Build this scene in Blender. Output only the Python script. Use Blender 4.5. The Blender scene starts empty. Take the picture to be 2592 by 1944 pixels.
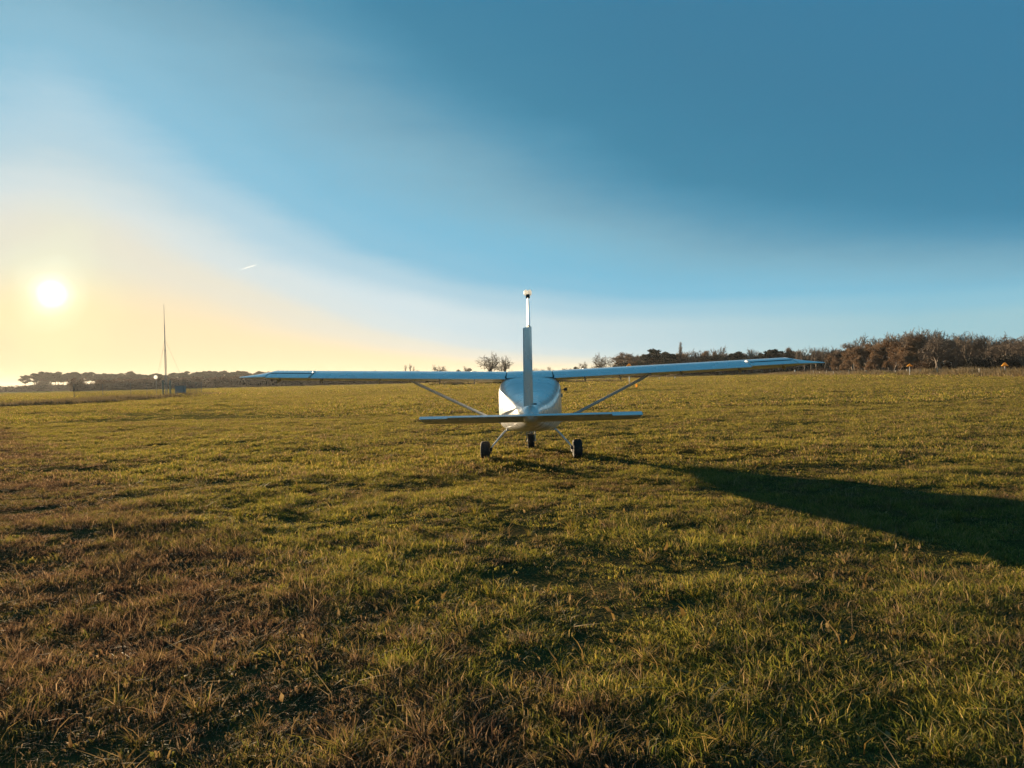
import bpy, bmesh, math, random
import numpy as np
from mathutils import Matrix, Vector, Euler

# ------------------------------------------------------------------ scene, camera, sky, sun, exposure
sc = bpy.context.scene
C = sc.collection
R = math.radians
CAM_H, FPX = 1.4, 1900.0          # eye height; focal length in pixels of a 2592 wide frame
ROLL, PITCH = -1.45, -0.48
cam = bpy.data.cameras.new('camera')
cam.sensor_width = 36.0
cam.lens = FPX / 2592 * 36.0
cam.clip_start, cam.clip_end = 0.05, 30000
cam_o = bpy.data.objects.new('camera', cam)
CAM_M = Matrix.Translation((0, 0, CAM_H)) @ Matrix.Rotation(R(90 + PITCH), 4, 'X') @ Matrix.Rotation(R(ROLL), 4, 'Z')
cam_o.matrix_world = CAM_M
C.objects.link(cam_o)
sc.camera = cam_o

SUN_AZ, SUN_EL = R(-31.3), R(6.15)
SUN_DIR = Vector((math.sin(SUN_AZ) * math.cos(SUN_EL), math.cos(SUN_AZ) * math.cos(SUN_EL), math.sin(SUN_EL)))
EXPOSURE = 1.4
SKY_SCALE = 1.0 / 2 ** EXPOSURE
sc.view_settings.view_transform = 'Standard'
sc.view_settings.look = 'None'
sc.view_settings.exposure = EXPOSURE
sc.view_settings.gamma = 1.0
sc.view_settings.use_curve_mapping = False
sc.cycles.max_bounces = 8
sc.cycles.diffuse_bounces = 3
sc.cycles.glossy_bounces = 3
sc.cycles.transmission_bounces = 4
sc.cycles.transparent_max_bounces = 12
sc.cycles.use_denoising = True
sc.cycles.denoiser = 'OPENIMAGEDENOISE'
sc.cycles.denoising_input_passes = 'RGB_ALBEDO_NORMAL'

sun = bpy.data.lights.new('sun', 'SUN')
sun.energy = 5.0
sun.angle = R(0.55)
sun.color = (1.0, 0.77, 0.49)
sun_o = bpy.data.objects.new('sun', sun)
sun_o.rotation_euler = (-SUN_DIR).to_track_quat('-Z', 'Y').to_euler()
sun_o.location = SUN_DIR * 60
C.objects.link(sun_o)


def lin(r, g, b):
    f = lambda v: ((v / 255 + 0.055) / 1.055) ** 2.4 if v > 10 else v / 255 / 12.92
    return (f(r), f(g), f(b))


def N(nt, typ, **kw):
    n = nt.nodes.new(typ)
    for k, v in kw.items():
        setattr(n, k, v)
    return n


def ramp(nt, fac, stops, interp='LINEAR'):
    n = nt.nodes.new('ShaderNodeValToRGB')
    n.color_ramp.interpolation = interp
    e = n.color_ramp.elements
    while len(e) < len(stops):
        e.new(0.5)
    for i, (p, c) in enumerate(stops):
        e[i].position = p
        e[i].color = (*c, 1) if len(c) == 3 else c
    if fac is not None:
        nt.links.new(fac, n.inputs[0])
    return n.outputs[0]


def math_n(nt, op, a, b=None, clamp=False):
    n = nt.nodes.new('ShaderNodeMath')
    n.operation = op
    n.use_clamp = clamp
    for i, v in enumerate((a, b)):
        if v is None:
            continue
        if isinstance(v, (int, float)):
            n.inputs[i].default_value = v
        else:
            nt.links.new(v, n.inputs[i])
    return n.outputs[0]


def mixc(nt, fac, a, b, mode='MIX'):
    n = nt.nodes.new('ShaderNodeMix')
    n.data_type = 'RGBA'
    n.blend_type = mode
    for idx, v in ((0, fac), (6, a), (7, b)):
        if isinstance(v, (int, float)):
            n.inputs[idx].default_value = v
        elif isinstance(v, tuple):
            n.inputs[idx].default_value = (*v, 1) if len(v) == 3 else v
        else:
            nt.links.new(v, n.inputs[idx])
    return n.outputs[2]


def build_world():
    w = bpy.data.worlds.new('World')
    sc.world = w
    w.use_nodes = True
    nt = w.node_tree
    bg = nt.nodes['Background']
    tc = N(nt, 'ShaderNodeTexCoord')
    nrm = N(nt, 'ShaderNodeVectorMath', operation='NORMALIZE')
    nt.links.new(tc.outputs['Generated'], nrm.inputs[0])
    sep = N(nt, 'ShaderNodeSeparateXYZ')
    nt.links.new(nrm.outputs[0], sep.inputs[0])
    X, Y, Z = sep.outputs
    D = 180 / math.pi
    el = math_n(nt, 'MULTIPLY', math_n(nt, 'ARCSINE', Z), D)
    az = math_n(nt, 'MULTIPLY', math_n(nt, 'ARCTAN2', X, Y), D)
    daz = math_n(nt, 'ABSOLUTE', math_n(nt, 'SUBTRACT', az, SUN_AZ * D))
    # slow unevenness: thin high veil drifting across the sky
    ns = N(nt, 'ShaderNodeTexNoise', noise_dimensions='3D')
    mp = N(nt, 'ShaderNodeMapping')
    mp.inputs['Rotation'].default_value = (0, R(24), R(20))
    mp.inputs['Scale'].default_value = (2.2, 2.6, 9.0)
    nt.links.new(nrm.outputs[0], mp.inputs[0])
    nt.links.new(mp.outputs[0], ns.inputs['Vector'])
    ns.inputs['Scale'].default_value = 1.4
    ns.inputs['Detail'].default_value = 8
    ns.inputs['Roughness'].default_value = 0.62
    veil = math_n(nt, 'SUBTRACT', ns.outputs[0], 0.5)
    # three layers over the horizon, each reaching higher towards the sun: warm light, pale haze, light blue
    def reach(lo, amp, sig, pw):
        f = math_n(nt, 'EXPONENT', math_n(nt, 'MULTIPLY', math_n(nt, 'POWER', math_n(nt, 'DIVIDE', daz, sig), pw), -1.0))
        r_ = math_n(nt, 'ADD', math_n(nt, 'MULTIPLY', f, amp), lo)
        t_ = math_n(nt, 'DIVIDE', math_n(nt, 'MAXIMUM', el, 0.0), r_)
        return math_n(nt, 'ADD', t_, math_n(nt, 'MULTIPLY', math_n(nt, 'MULTIPLY', veil, t_), 0.30))
    t1, t2, t3 = reach(4.3, 12.0, 19.8, 1.5), reach(6.6, 25.0, 33.0, 1.6), reach(0.8, 8.8, 18.0, 1.6)
    base = ramp(nt, math_n(nt, 'DIVIDE', t2, 2.0, clamp=True), [(0.0, lin(120, 188, 216)), (0.27, lin(114, 184, 214)), (0.34, lin(122, 180, 205)), (0.42, lin(118, 165, 187)),
                         (0.52, lin(80, 144, 176)), (0.64, lin(54, 124, 158)), (1.0, lin(56, 118, 150))], 'B_SPLINE')
    away = ramp(nt, math_n(nt, 'DIVIDE', daz, 70.0, clamp=True), [(0.35, lin(210, 225, 229)), (0.85, lin(153, 195, 206))])
    pale = ramp(nt, math_n(nt, 'DIVIDE', t1, 2.0, clamp=True), [(0.0, (1, 1, 1)), (0.36, (.94,) * 3), (0.50, (.5,) * 3), (0.64, (.08,) * 3), (0.8, (0, 0, 0))], 'EASE')
    col = mixc(nt, pale, base, away)
    glow = ramp(nt, math_n(nt, 'DIVIDE', t3, 2.0, clamp=True), [(0.0, (1, 1, 1)), (0.25, (.92,) * 3), (0.5, (.45,) * 3), (0.70, (.1,) * 3), (0.95, (0, 0, 0))], 'EASE')
    near_sun = ramp(nt, math_n(nt, 'DIVIDE', daz, 70.0, clamp=True), [(0.35, (1, 1, 1)), (0.9, (.25,) * 3)])
    col = mixc(nt, mixc(nt, 1.0, glow, near_sun, 'MULTIPLY'), col, lin(255, 227, 174))
    # the sun itself with its aureole
    dot = N(nt, 'ShaderNodeVectorMath', operation='DOT_PRODUCT')
    dot.inputs[1].default_value = SUN_DIR
    nt.links.new(nrm.outputs[0], dot.inputs[0])
    g = math_n(nt, 'MULTIPLY', math_n(nt, 'ARCCOSINE', math_n(nt, 'MINIMUM', dot.outputs['Value'], 0.999999)), D)
    nf = N(nt, 'ShaderNodeTexNoise'); nf.inputs['Scale'].default_value = 16; nf.inputs['Detail'].default_value = 2
    nt.links.new(nrm.outputs[0], nf.inputs['Vector'])
    g = math_n(nt, 'MULTIPLY', g, math_n(nt, 'ADD', math_n(nt, 'MULTIPLY', nf.outputs[0], .9), .55))
    aur = ramp(nt, math_n(nt, 'DIVIDE', g, 6.0, clamp=True), [(0.0, (4, 4, 3.8)), (0.06, (2.5, 2.5, 2.2)), (0.11, (.9, .9, .7)), (0.17, (.35, .36, .28)), (0.26, (.10, .17, .10)), (0.42, (.03, .07, .015)), (0.7, (0, .015, 0)), (1.0, (0, 0, 0))])
    col = mixc(nt, 1.0, col, aur, 'ADD')
    # physical sky carries part of the light
    sky = N(nt, 'ShaderNodeTexSky', sky_type='NISHITA', sun_disc=False)
    sky.sun_elevation = SUN_EL
    sky.sun_rotation = SUN_AZ
    sky.ozone_density = 3.0
    nsk = mixc(nt, 1.0, sky.outputs[0], (0.012, 0.018, 0.022), 'MULTIPLY')
    nsk = mixc(nt, 1.0, nsk, (0.04, 0.04, 0.04), 'DARKEN')
    col = mixc(nt, 1.0, mixc(nt, 1.0, col, (0.97, 0.97, 0.97), 'MULTIPLY'), nsk, 'ADD')
    nt.links.new(col, bg.inputs[0])
    bg.inputs[1].default_value = SKY_SCALE


build_world()


# ------------------------------------------------------------------ helpers
def at(px, py, y):
    """world point seen at photograph pixel (px, py) at distance y along +Y"""
    d = CAM_M.to_3x3() @ Vector(((px - 1296) / FPX, -(py - 972) / FPX, -1.0))
    s = y / d.y
    return Vector((0, 0, CAM_H)) + d * s


def ground_at(px, y):
    """ground point on the vertical image column px at distance y"""
    p = at(px, 955, y)
    return Vector((p.x, p.y, hgt1(p.x, p.y)))


def tag(o, label=None, cat=None, group=None, kind=None):
    if label: o['label'] = label
    if cat: o['category'] = cat
    if group: o['group'] = group
    if kind: o['kind'] = kind
    return o


def empty(name, loc=(0, 0, 0), rz=0.0, parent=None):
    o = bpy.data.objects.new(name, None)
    o.empty_display_size = 0.2
    o.location = loc
    o.rotation_euler = (0, 0, rz)
    C.objects.link(o)
    if parent: o.parent = parent
    return o


def mobj(name, mesh, parent=None, loc=None, link=True):
    o = bpy.data.objects.new(name, mesh)
    if link: C.objects.link(o)
    if parent: o.parent = parent
    if loc is not None: o.location = loc
    return o


def copy_tree(o, parent=None):
    c = o.copy()
    C.objects.link(c)
    c.parent = parent
    for ch in o.children:
        copy_tree(ch, c)
    return c


class MB:
    """collects vertices and faces for one mesh"""
    def __init__(self):
        self.v, self.f = [], []

    def add(self, vs, fs):
        k = len(self.v)
        self.v += [tuple(p) for p in vs]
        self.f += [tuple(i + k for i in f) for f in fs]
        return self

    def box(self, c, s, rot=None):
        vs = []
        for z in (-1, 1):
            for x, y in ((-1, -1), (1, -1), (1, 1), (-1, 1)):
                p = Vector((x * s[0] / 2, y * s[1] / 2, z * s[2] / 2))
                if rot: p = rot @ p
                vs.append(p + Vector(c))
        return self.add(vs, [(3, 2, 1, 0), (4, 5, 6, 7), (0, 1, 5, 4), (1, 2, 6, 5), (2, 3, 7, 6), (3, 0, 4, 7)])

    def tube(self, pts, rad, n=8, flat=1.0, up=Vector((0, 0, 1)), caps=True):
        """tube through points; rad scalar or list; flat squashes along the second axis"""
        pts = [Vector(p) for p in pts]
        m = len(pts)
        if not isinstance(rad, (list, tuple)): rad = [rad] * m
        vs = []
        for i, p in enumerate(pts):
            t = (pts[min(i + 1, m - 1)] - pts[max(i - 1, 0)]).normalized()
            u = up if abs(t.dot(up)) < .95 else Vector((1, 0, 0))
            a = t.cross(u).normalized(); b = a.cross(t).normalized()
            for k in range(n):
                th = 2 * math.pi * k / n
                vs.append(p + a * (math.cos(th) * rad[i]) + b * (math.sin(th) * rad[i] * flat))
        fs = []
        for i in range(m - 1):
            for k in range(n):
                k2 = (k + 1) % n
                fs.append((i * n + k, i * n + k2, (i + 1) * n + k2, (i + 1) * n + k))
        if caps:
            fs.append(tuple(range(n - 1, -1, -1)))
            fs.append(tuple((m - 1) * n + k for k in range(n)))
        return self.add(vs, fs)

    def loft(self, rings, caps=True):
        n = len(rings[0]); vs = [p for r in rings for p in r]; fs = []
        for i in range(len(rings) - 1):
            for k in range(n):
                k2 = (k + 1) % n
                fs.append((i * n + k, i * n + k2, (i + 1) * n + k2, (i + 1) * n + k))
        if caps:
            fs.append(tuple(range(n - 1, -1, -1)))
            m = len(rings)
            fs.append(tuple((m - 1) * n + k for k in range(n)))
        return self.add(vs, fs)

    def lathe(self, c, axis, prof, n=20):
        """prof: list of (offset along axis, radius)"""
        ax = Vector(axis).normalized()
        u = Vector((0, 0, 1)) if abs(ax.z) < .9 else Vector((1, 0, 0))
        a = ax.cross(u).normalized(); b = ax.cross(a).normalized()
        rings = []
        for off, r in prof:
            rings.append([Vector(c) + ax * off + (a * math.cos(2 * math.pi * k / n) + b * math.sin(2 * math.pi * k / n)) * max(r, 1e-4) for k in range(n)])
        return self.loft(rings)

    def mesh(self, name, mat, smooth=True, angle=None):
        me = bpy.data.meshes.new(name)
        me.from_pydata(self.v, [], self.f)
        me.materials.append(mat)
        bm = bmesh.new(); bm.from_mesh(me)
        bmesh.ops.recalc_face_normals(bm, faces=bm.faces)
        if smooth:
            a = R(angle or 35)
            for f in bm.faces: f.smooth = True
            for e in bm.edges:
                if len(e.link_faces) == 2 and e.calc_face_angle(0) > a: e.smooth = False
        bm.to_mesh(me); bm.free()
        return me

    def build(self, name, mat, parent=None, smooth=True, angle=None, loc=None):
        return mobj(name, self.mesh(name, mat, smooth, angle), parent, loc)


def np_mesh(name, V, F3=None, F4=None, mat=None, attrs=None, smooth=False):
    """fast mesh from arrays of triangles and/or quads"""
    me = bpy.data.meshes.new(name)
    V = np.asarray(V, np.float32)
    me.vertices.add(len(V)); me.vertices.foreach_set('co', V.ravel())
    loops = []; starts = []; tot = 0
    for F, k in ((F3, 3), (F4, 4)):
        if F is None or len(F) == 0: continue
        F = np.asarray(F, np.int32)
        loops.append(F.ravel()); starts.append(np.arange(len(F), dtype=np.int32) * k + tot)
        tot += F.size
    L = np.concatenate(loops); S = np.concatenate(starts)
    me.loops.add(len(L)); me.loops.foreach_set('vertex_index', L)
    me.polygons.add(len(S)); me.polygons.foreach_set('loop_start', S)
    me.update(calc_edges=True)
    if smooth: me.polygons.foreach_set('use_smooth', np.ones(len(S), bool))
    for k, a in (attrs or {}).items():
        at_ = me.attributes.new(k, 'FLOAT', 'POINT')
        at_.data.foreach_set('value', np.asarray(a, np.float32))
    if mat: me.materials.append(mat)
    return me


def _hash(ix, iy, s):
    h = (ix.astype(np.int64) * 374761393 + iy.astype(np.int64) * 668265263 + s * 2147483647) & 0xffffffff
    h = ((h ^ (h >> 13)) * 1274126177) & 0xffffffff
    return ((h ^ (h >> 16)) & 0xffff) / 65535.0


def vnoise(x, y, s=0):
    ix, iy = np.floor(x), np.floor(y)
    fx, fy = x - ix, y - iy
    fx = fx * fx * (3 - 2 * fx); fy = fy * fy * (3 - 2 * fy)
    a = _hash(ix, iy, s); b = _hash(ix + 1, iy, s); c = _hash(ix, iy + 1, s); d = _hash(ix + 1, iy + 1, s)
    return (a + (b - a) * fx) * (1 - fy) + (c + (d - c) * fx) * fy - 0.5


def hgt(x, y):
    """height of the field"""
    x = np.asarray(x, float); y = np.asarray(y, float)
    r = np.hypot(x, y)
    near = 1 / (1 + (r / 45) ** 2)
    h = near * (0.035 * vnoise(x / .85, y / .85, 1) + 0.022 * vnoise(x / .38 + 7, y / .38, 2) + 0.010 * vnoise(x / .15, y / .15 + 3, 3))
    h = h + 0.06 * vnoise(x / 3.1, y / 2.6, 4) / (1 + (r / 160) ** 2)
    # flatter where the aircraft stands
    d = np.exp(-(((x - .3) / 2.0) ** 2 + ((y - 13.6) / 1.9) ** 2) ** 2)
    return h * (1 - .8 * d)


def hgt1(x, y):
    return float(hgt(np.array([x]), np.array([y]))[0])


# ------------------------------------------------------------------ materials
def new_mat(name):
    m = bpy.data.materials.new(name); m.use_nodes = True
    nt = m.node_tree
    return m, nt, nt.nodes['Principled BSDF'], nt.nodes['Material Output']


def simple_mat(name, col, rough=.5, metal=0.0, var=.12, scale=30, coat=0.0, bump=0.0, spec=.5):
    m, nt, p, out = new_mat(name)
    tc = N(nt, 'ShaderNodeTexCoord')
    ns = N(nt, 'ShaderNodeTexNoise'); ns.inputs['Scale'].default_value = scale; ns.inputs['Detail'].default_value = 5
    nt.links.new(tc.outputs['Object'], ns.inputs['Vector'])
    lo = tuple(c * (1 - var) for c in col); hi = tuple(min(1, c * (1 + var)) for c in col)
    nt.links.new(ramp(nt, ns.outputs[0], [(.3, lo), (.7, hi)]), p.inputs['Base Color'])
    p.inputs['Roughness'].default_value = rough
    p.inputs['Metallic'].default_value = metal
    p.inputs['Specular IOR Level'].default_value = spec
    p.inputs['Coat Weight'].default_value = coat
    p.inputs['Coat Roughness'].default_value = .08
    if bump:
        b = N(nt, 'ShaderNodeBump'); b.inputs['Strength'].default_value = bump; b.inputs['Distance'].default_value = .01
        nt.links.new(ns.outputs[0], b.inputs['Height']); nt.links.new(b.outputs[0], p.inputs['Normal'])
    return m


def paint_mat():
    m, nt, p, out = new_mat('aircraft_paint')
    tc = N(nt, 'ShaderNodeTexCoord')
    a = N(nt, 'ShaderNodeTexNoise'); a.inputs['Scale'].default_value = 2.2; a.inputs['Detail'].default_value = 6
    nt.links.new(tc.outputs['Object'], a.inputs['Vector'])
    col = ramp(nt, a.outputs[0], [(.3, (.67, .66, .635)), (.6, (.76, .755, .74)), (.8, (.71, .705, .68))])
    nt.links.new(col, p.inputs['Base Color'])
    nt.links.new(ramp(nt, a.outputs[0], [(.3, (.34,) * 3), (.7, (.22,) * 3)]), p.inputs['Roughness'])
    p.inputs['Specular IOR Level'].default_value = .5
    p.inputs['Coat Weight'].default_value = .35
    p.inputs['Coat Roughness'].default_value = .12
    b = N(nt, 'ShaderNodeBump'); b.inputs['Strength'].default_value = .05; b.inputs['Distance'].default_value = .02
    nt.links.new(a.outputs[0], b.inputs['Height']); nt.links.new(b.outputs[0], p.inputs['Normal'])
    return m


def patch_color(nt, far=False):
    """colour of the turf by place: green, yellow-green, dry and russet patches"""
    geo = N(nt, 'ShaderNodeNewGeometry')
    pos = geo.outputs['Position']
    def noise(sc_, det=4, off=0.0):
        n = N(nt, 'ShaderNodeTexNoise'); n.inputs['Scale'].default_value = sc_; n.inputs['Detail'].default_value = det
        mp = N(nt, 'ShaderNodeMapping'); mp.inputs['Location'].default_value = (off, off * .7, 0)
        nt.links.new(pos, mp.inputs[0]); nt.links.new(mp.outputs[0], n.inputs['Vector'])
        return n.outputs[0]
    return pos, noise


def grass_mat(name, greens, dry, dry_bias=0.0, transl=.5):
    m, nt, p, out = new_mat(name)
    pos, noise = patch_color(nt)
    at_ = N(nt, 'ShaderNodeAttribute', attribute_name='c')
    ah = N(nt, 'ShaderNodeAttribute', attribute_name='h')
    g = ramp(nt, at_.outputs['Fac'], greens)
    d = ramp(nt, at_.outputs['Fac'], dry)
    big = noise(.6, 3); mid = noise(4.2, 5, 5.0)
    # drier turf towards the bottom left of the field, where it is worn
    sep = N(nt, 'ShaderNodeSeparateXYZ'); nt.links.new(pos, sep.inputs[0])
    worn = math_n(nt, 'SUBTRACT', math_n(nt, 'MULTIPLY', sep.outputs[0], -.11), math_n(nt, 'MULTIPLY', sep.outputs[1], .085))
    worn = math_n(nt, 'ADD', math_n(nt, 'MAXIMUM', math_n(nt, 'MINIMUM', math_n(nt, 'ADD', worn, .33), .13), -.04), dry_bias)
    k = math_n(nt, 'ADD', math_n(nt, 'MULTIPLY', big, .45), math_n(nt, 'MULTIPLY', mid, .75))
    k = math_n(nt, 'ADD', k, worn)
    k = math_n(nt, 'ADD', k, math_n(nt, 'MULTIPLY', at_.outputs['Fac'], .22))
    fac = ramp(nt, k, [(.62, (0, 0, 0)), (.86, (1, 1, 1))])
    col = mixc(nt, fac, g, d)
    # each blade darker and browner at the base, slightly lighter at the tip
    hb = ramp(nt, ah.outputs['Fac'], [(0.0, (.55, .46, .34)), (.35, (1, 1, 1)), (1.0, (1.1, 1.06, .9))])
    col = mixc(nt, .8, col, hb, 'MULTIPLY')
    df = N(nt, 'ShaderNodeBsdfPrincipled')
    nt.links.new(col, df.inputs['Base Color']); df.inputs['Roughness'].default_value = .7
    df.inputs['Specular IOR Level'].default_value = .06
    tr = N(nt, 'ShaderNodeBsdfTranslucent')
    nt.links.new(mixc(nt, 1.0, col, mixc(nt, fac, (1.5, 1.38, .72), (1.05, .98, .85)), 'MULTIPLY'), tr.inputs[0])
    mx = N(nt, 'ShaderNodeMixShader'); mx.inputs[0].default_value = transl
    nt.links.new(df.outputs[0], mx.inputs[1]); nt.links.new(tr.outputs[0], mx.inputs[2])
    nt.links.new(mx.outputs[0], out.inputs[0])
    nt.nodes.remove(p)
    return m


def ground_mat():
    m, nt, p, out = new_mat('turf_ground')
    pos, noise = patch_color(nt)
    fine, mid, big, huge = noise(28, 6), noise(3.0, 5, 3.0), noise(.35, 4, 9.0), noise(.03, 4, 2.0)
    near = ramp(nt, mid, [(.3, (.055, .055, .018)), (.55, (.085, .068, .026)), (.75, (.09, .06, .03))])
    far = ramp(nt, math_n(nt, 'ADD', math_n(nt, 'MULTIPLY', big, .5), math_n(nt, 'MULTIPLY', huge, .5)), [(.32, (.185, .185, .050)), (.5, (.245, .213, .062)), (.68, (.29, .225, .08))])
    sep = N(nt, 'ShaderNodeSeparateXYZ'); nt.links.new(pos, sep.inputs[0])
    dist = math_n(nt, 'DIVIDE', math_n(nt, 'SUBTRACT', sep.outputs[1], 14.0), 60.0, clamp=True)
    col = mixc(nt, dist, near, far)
    col = mixc(nt, .6, col, ramp(nt, fine, [(.3, (.55, .55, .55)), (.7, (1.35, 1.3, 1.2))]), 'MULTIPLY')
    nt.links.new(col, p.inputs['Base Color'])
    p.inputs['Roughness'].default_value = .95
    p.inputs['Specular IOR Level'].default_value = .0
    b = N(nt, 'ShaderNodeBump'); b.inputs['Strength'].default_value = .8; b.inputs['Distance'].default_value = .05
    nt.links.new(fine, b.inputs['Height']); nt.links.new(b.outputs[0], p.inputs['Normal'])
    return m


def leaf_mat(name, stops, transl=.3, scale=.6):
    m, nt, p, out = new_mat(name)
    tc = N(nt, 'ShaderNodeTexCoord')
    ns = N(nt, 'ShaderNodeTexNoise'); ns.inputs['Scale'].default_value = scale; ns.inputs['Detail'].default_value = 6
    nt.links.new(tc.outputs['Object'], ns.inputs['Vector'])
    oi = N(nt, 'ShaderNodeObjectInfo')
    k = math_n(nt, 'ADD', ns.outputs[0], math_n(nt, 'MULTIPLY', math_n(nt, 'SUBTRACT', oi.outputs['Random'], .5), .3))
    col = ramp(nt, k, stops)
    nt.links.new(col, p.inputs['Base Color']); p.inputs['Roughness'].default_value = .65
    p.inputs['Specular IOR Level'].default_value = .2
    tr = N(nt, 'ShaderNodeBsdfTranslucent'); nt.links.new(col, tr.inputs[0])
    mx = N(nt, 'ShaderNodeMixShader'); mx.inputs[0].default_value = transl
    nt.links.new(p.outputs[0], mx.inputs[1]); nt.links.new(tr.outputs[0], mx.inputs[2])
    nt.links.new(mx.outputs[0], out.inputs[0])
    return m


M = {}
M['paint'] = paint_mat()
M['rubber'] = simple_mat('tyre_rubber', (.030, .024, .021), .85, var=.35, scale=40, bump=.3)
M['rim'] = simple_mat('wheel_metal', (.50, .48, .44), .4, .8)
M['steel'] = simple_mat('grey_metal', (.35, .34, .33), .4, .7)
M['dark'] = simple_mat('dark_gap', (.018, .018, .02), .6)
M['seam'] = simple_mat('panel_seam', (.30, .29, .28), .6)
M['black'] = simple_mat('black_plastic', (.02, .02, .022), .4)
M['white'] = simple_mat('white_plastic', (.8, .79, .76), .45)
def thin_plastic(name, col, k):
    m, nt, p, out = new_mat(name)
    p.inputs['Base Color'].default_value = (*col, 1); p.inputs['Roughness'].default_value = .3
    tr = N(nt, 'ShaderNodeBsdfTranslucent'); tr.inputs[0].default_value = (*col, 1)
    mx = N(nt, 'ShaderNodeMixShader'); mx.inputs[0].default_value = k
    nt.links.new(p.outputs[0], mx.inputs[1]); nt.links.new(tr.outputs[0], mx.inputs[2]); nt.links.new(mx.outputs[0], out.inputs[0])
    return m


M['lens'] = thin_plastic('beacon_lens', (.92, .92, .90), .7)
M['orange'] = thin_plastic('orange_plastic', (.95, .55, .07), .6)
M['post'] = simple_mat('weathered_wood', (.36, .31, .24), .85, var=.3, scale=6)
M['bark'] = simple_mat('bark', (.12, .09, .066), .9, var=.35, scale=3)
M['twig'] = simple_mat('twig', (.16, .115, .08), .9, var=.35, scale=1.5)
M['pinebark'] = simple_mat('pine_bark', (.11, .065, .045), .9, var=.3, scale=3)
M['wire'] = simple_mat('fence_wire', (.10, .10, .10), .6, .4)
M['blue'] = simple_mat('blue_grey_steel', (.30, .34, .36), .5)
M['needle'] = leaf_mat('pine_needles', [(.3, (.022, .026, .010)), (.55, (.042, .044, .016)), (.75, (.060, .052, .020))], .12)
M['russet'] = leaf_mat('russet_leaves', [(.3, (.12, .066, .034)), (.5, (.19, .108, .054)), (.72, (.24, .148, .076))], .3)
M['brownleaf'] = leaf_mat('brown_scrub', [(.3, (.065, .038, .02)), (.55, (.11, .062, .032)), (.75, (.15, .088, .042))], .2)
M['evergreen'] = leaf_mat('dark_evergreen', [(.3, (.020, .018, .012)), (.55, (.034, .028, .017)), (.75, (.046, .036, .020))], .12)
M['rough'] = leaf_mat('rough_grass', [(.3, (.12, .085, .04)), (.5, (.18, .13, .06)), (.7, (.24, .17, .085))], .35, 3)
M['glass'] = None
_m, _nt, _p, _o = new_mat('cabin_glass')
_p.inputs['Base Color'].default_value = (.05, .06, .065, 1); _p.inputs['Roughness'].default_value = .04
_p.inputs['Transmission Weight'].default_value = .35
M['glass'] = _m
G_GREEN = [(0.0, (.082, .100, .030)), (.35, (.154, .156, .046)), (.7, (.245, .206, .066)), (.9, (.32, .248, .092)), (1.0, (.48, .37, .19))]
G_DRY = [(0.0, (.080, .047, .034)), (.4, (.135, .080, .053)), (.75, (.20, .128, .078)), (1.0, (.38, .27, .165))]
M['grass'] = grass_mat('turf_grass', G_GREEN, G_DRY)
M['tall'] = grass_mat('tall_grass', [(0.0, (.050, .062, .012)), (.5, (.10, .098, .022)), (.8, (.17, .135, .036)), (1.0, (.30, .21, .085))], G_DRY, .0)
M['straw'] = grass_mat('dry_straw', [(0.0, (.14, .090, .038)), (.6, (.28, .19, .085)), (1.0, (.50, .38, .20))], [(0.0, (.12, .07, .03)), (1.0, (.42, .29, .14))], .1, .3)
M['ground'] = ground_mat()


# ------------------------------------------------------------------ ground sheet
def axis_coords(lo, hi, step, far, grow):
    a = list(np.arange(lo, hi + 1e-6, step))
    s = step
    while a[-1] < far[1]:
        s *= grow; a.append(a[-1] + s)
    s = step; pre = []
    x = lo
    while x > far[0]:
        s *= grow; x -= s; pre.append(x)
    return np.array(pre[::-1] + a)


def build_ground():
    xs = axis_coords(-9, 9, .075, (-3000, 3000), 1.075)
    ys = axis_coords(1.5, 20, .075, (-300, 3000), 1.07)
    X, Y = np.meshgrid(xs, ys)
    Z = hgt(X, Y)
    V = np.stack([X.ravel(), Y.ravel(), Z.ravel()], 1)
    nx, ny = len(xs), len(ys)
    i = np.arange(nx * ny).reshape(ny, nx)
    F = np.stack([i[:-1, :-1].ravel(), i[:-1, 1:].ravel(), i[1:, 1:].ravel(), i[1:, :-1].ravel()], 1)
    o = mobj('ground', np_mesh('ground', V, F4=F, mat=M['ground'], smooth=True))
    tag(o, 'wide grass airfield reaching to the far treeline', 'ground', kind='structure')


build_ground()


# ------------------------------------------------------------------ aircraft
def superring(y, w, zt, zb, zc, p, n=36):
    """ring in the x-z plane: half width w, top zt, bottom zb, widest at zc, exponent p"""
    pts = []
    for k in range(n):
        th = 2 * math.pi * k / n
        c, s = math.cos(th), math.sin(th)
        x = w * math.copysign(abs(c) ** (2 / p), c)
        h = (zt - zc) if s >= 0 else (zc - zb)
        pts.append(Vector((x, y, zc + h * math.copysign(abs(s) ** (2 / p), s))))
    return pts


def catmull(keys, n):
    """smooth interpolation of rows of numbers, first entry is the parameter"""
    K = np.array(keys, float)
    ts = np.linspace(K[0, 0], K[-1, 0], n)
    out = []
    for t in ts:
        i = min(max(np.searchsorted(K[:, 0], t) - 1, 0), len(K) - 2)
        u = (t - K[i, 0]) / (K[i + 1, 0] - K[i, 0])
        d = lambda j: (K[min(j + 1, len(K) - 1)] - K[max(j - 1, 0)]) / (K[min(j + 1, len(K) - 1), 0] - K[max(j - 1, 0), 0])
        h = K[i + 1, 0] - K[i, 0]
        row = (2 * u**3 - 3 * u**2 + 1) * K[i] + (u**3 - 2 * u**2 + u) * h * d(i) + (-2 * u**3 + 3 * u**2) * K[i + 1] + (u**3 - u**2) * h * d(i + 1)
        row[0] = t
        out.append(row)
    return out


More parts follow.
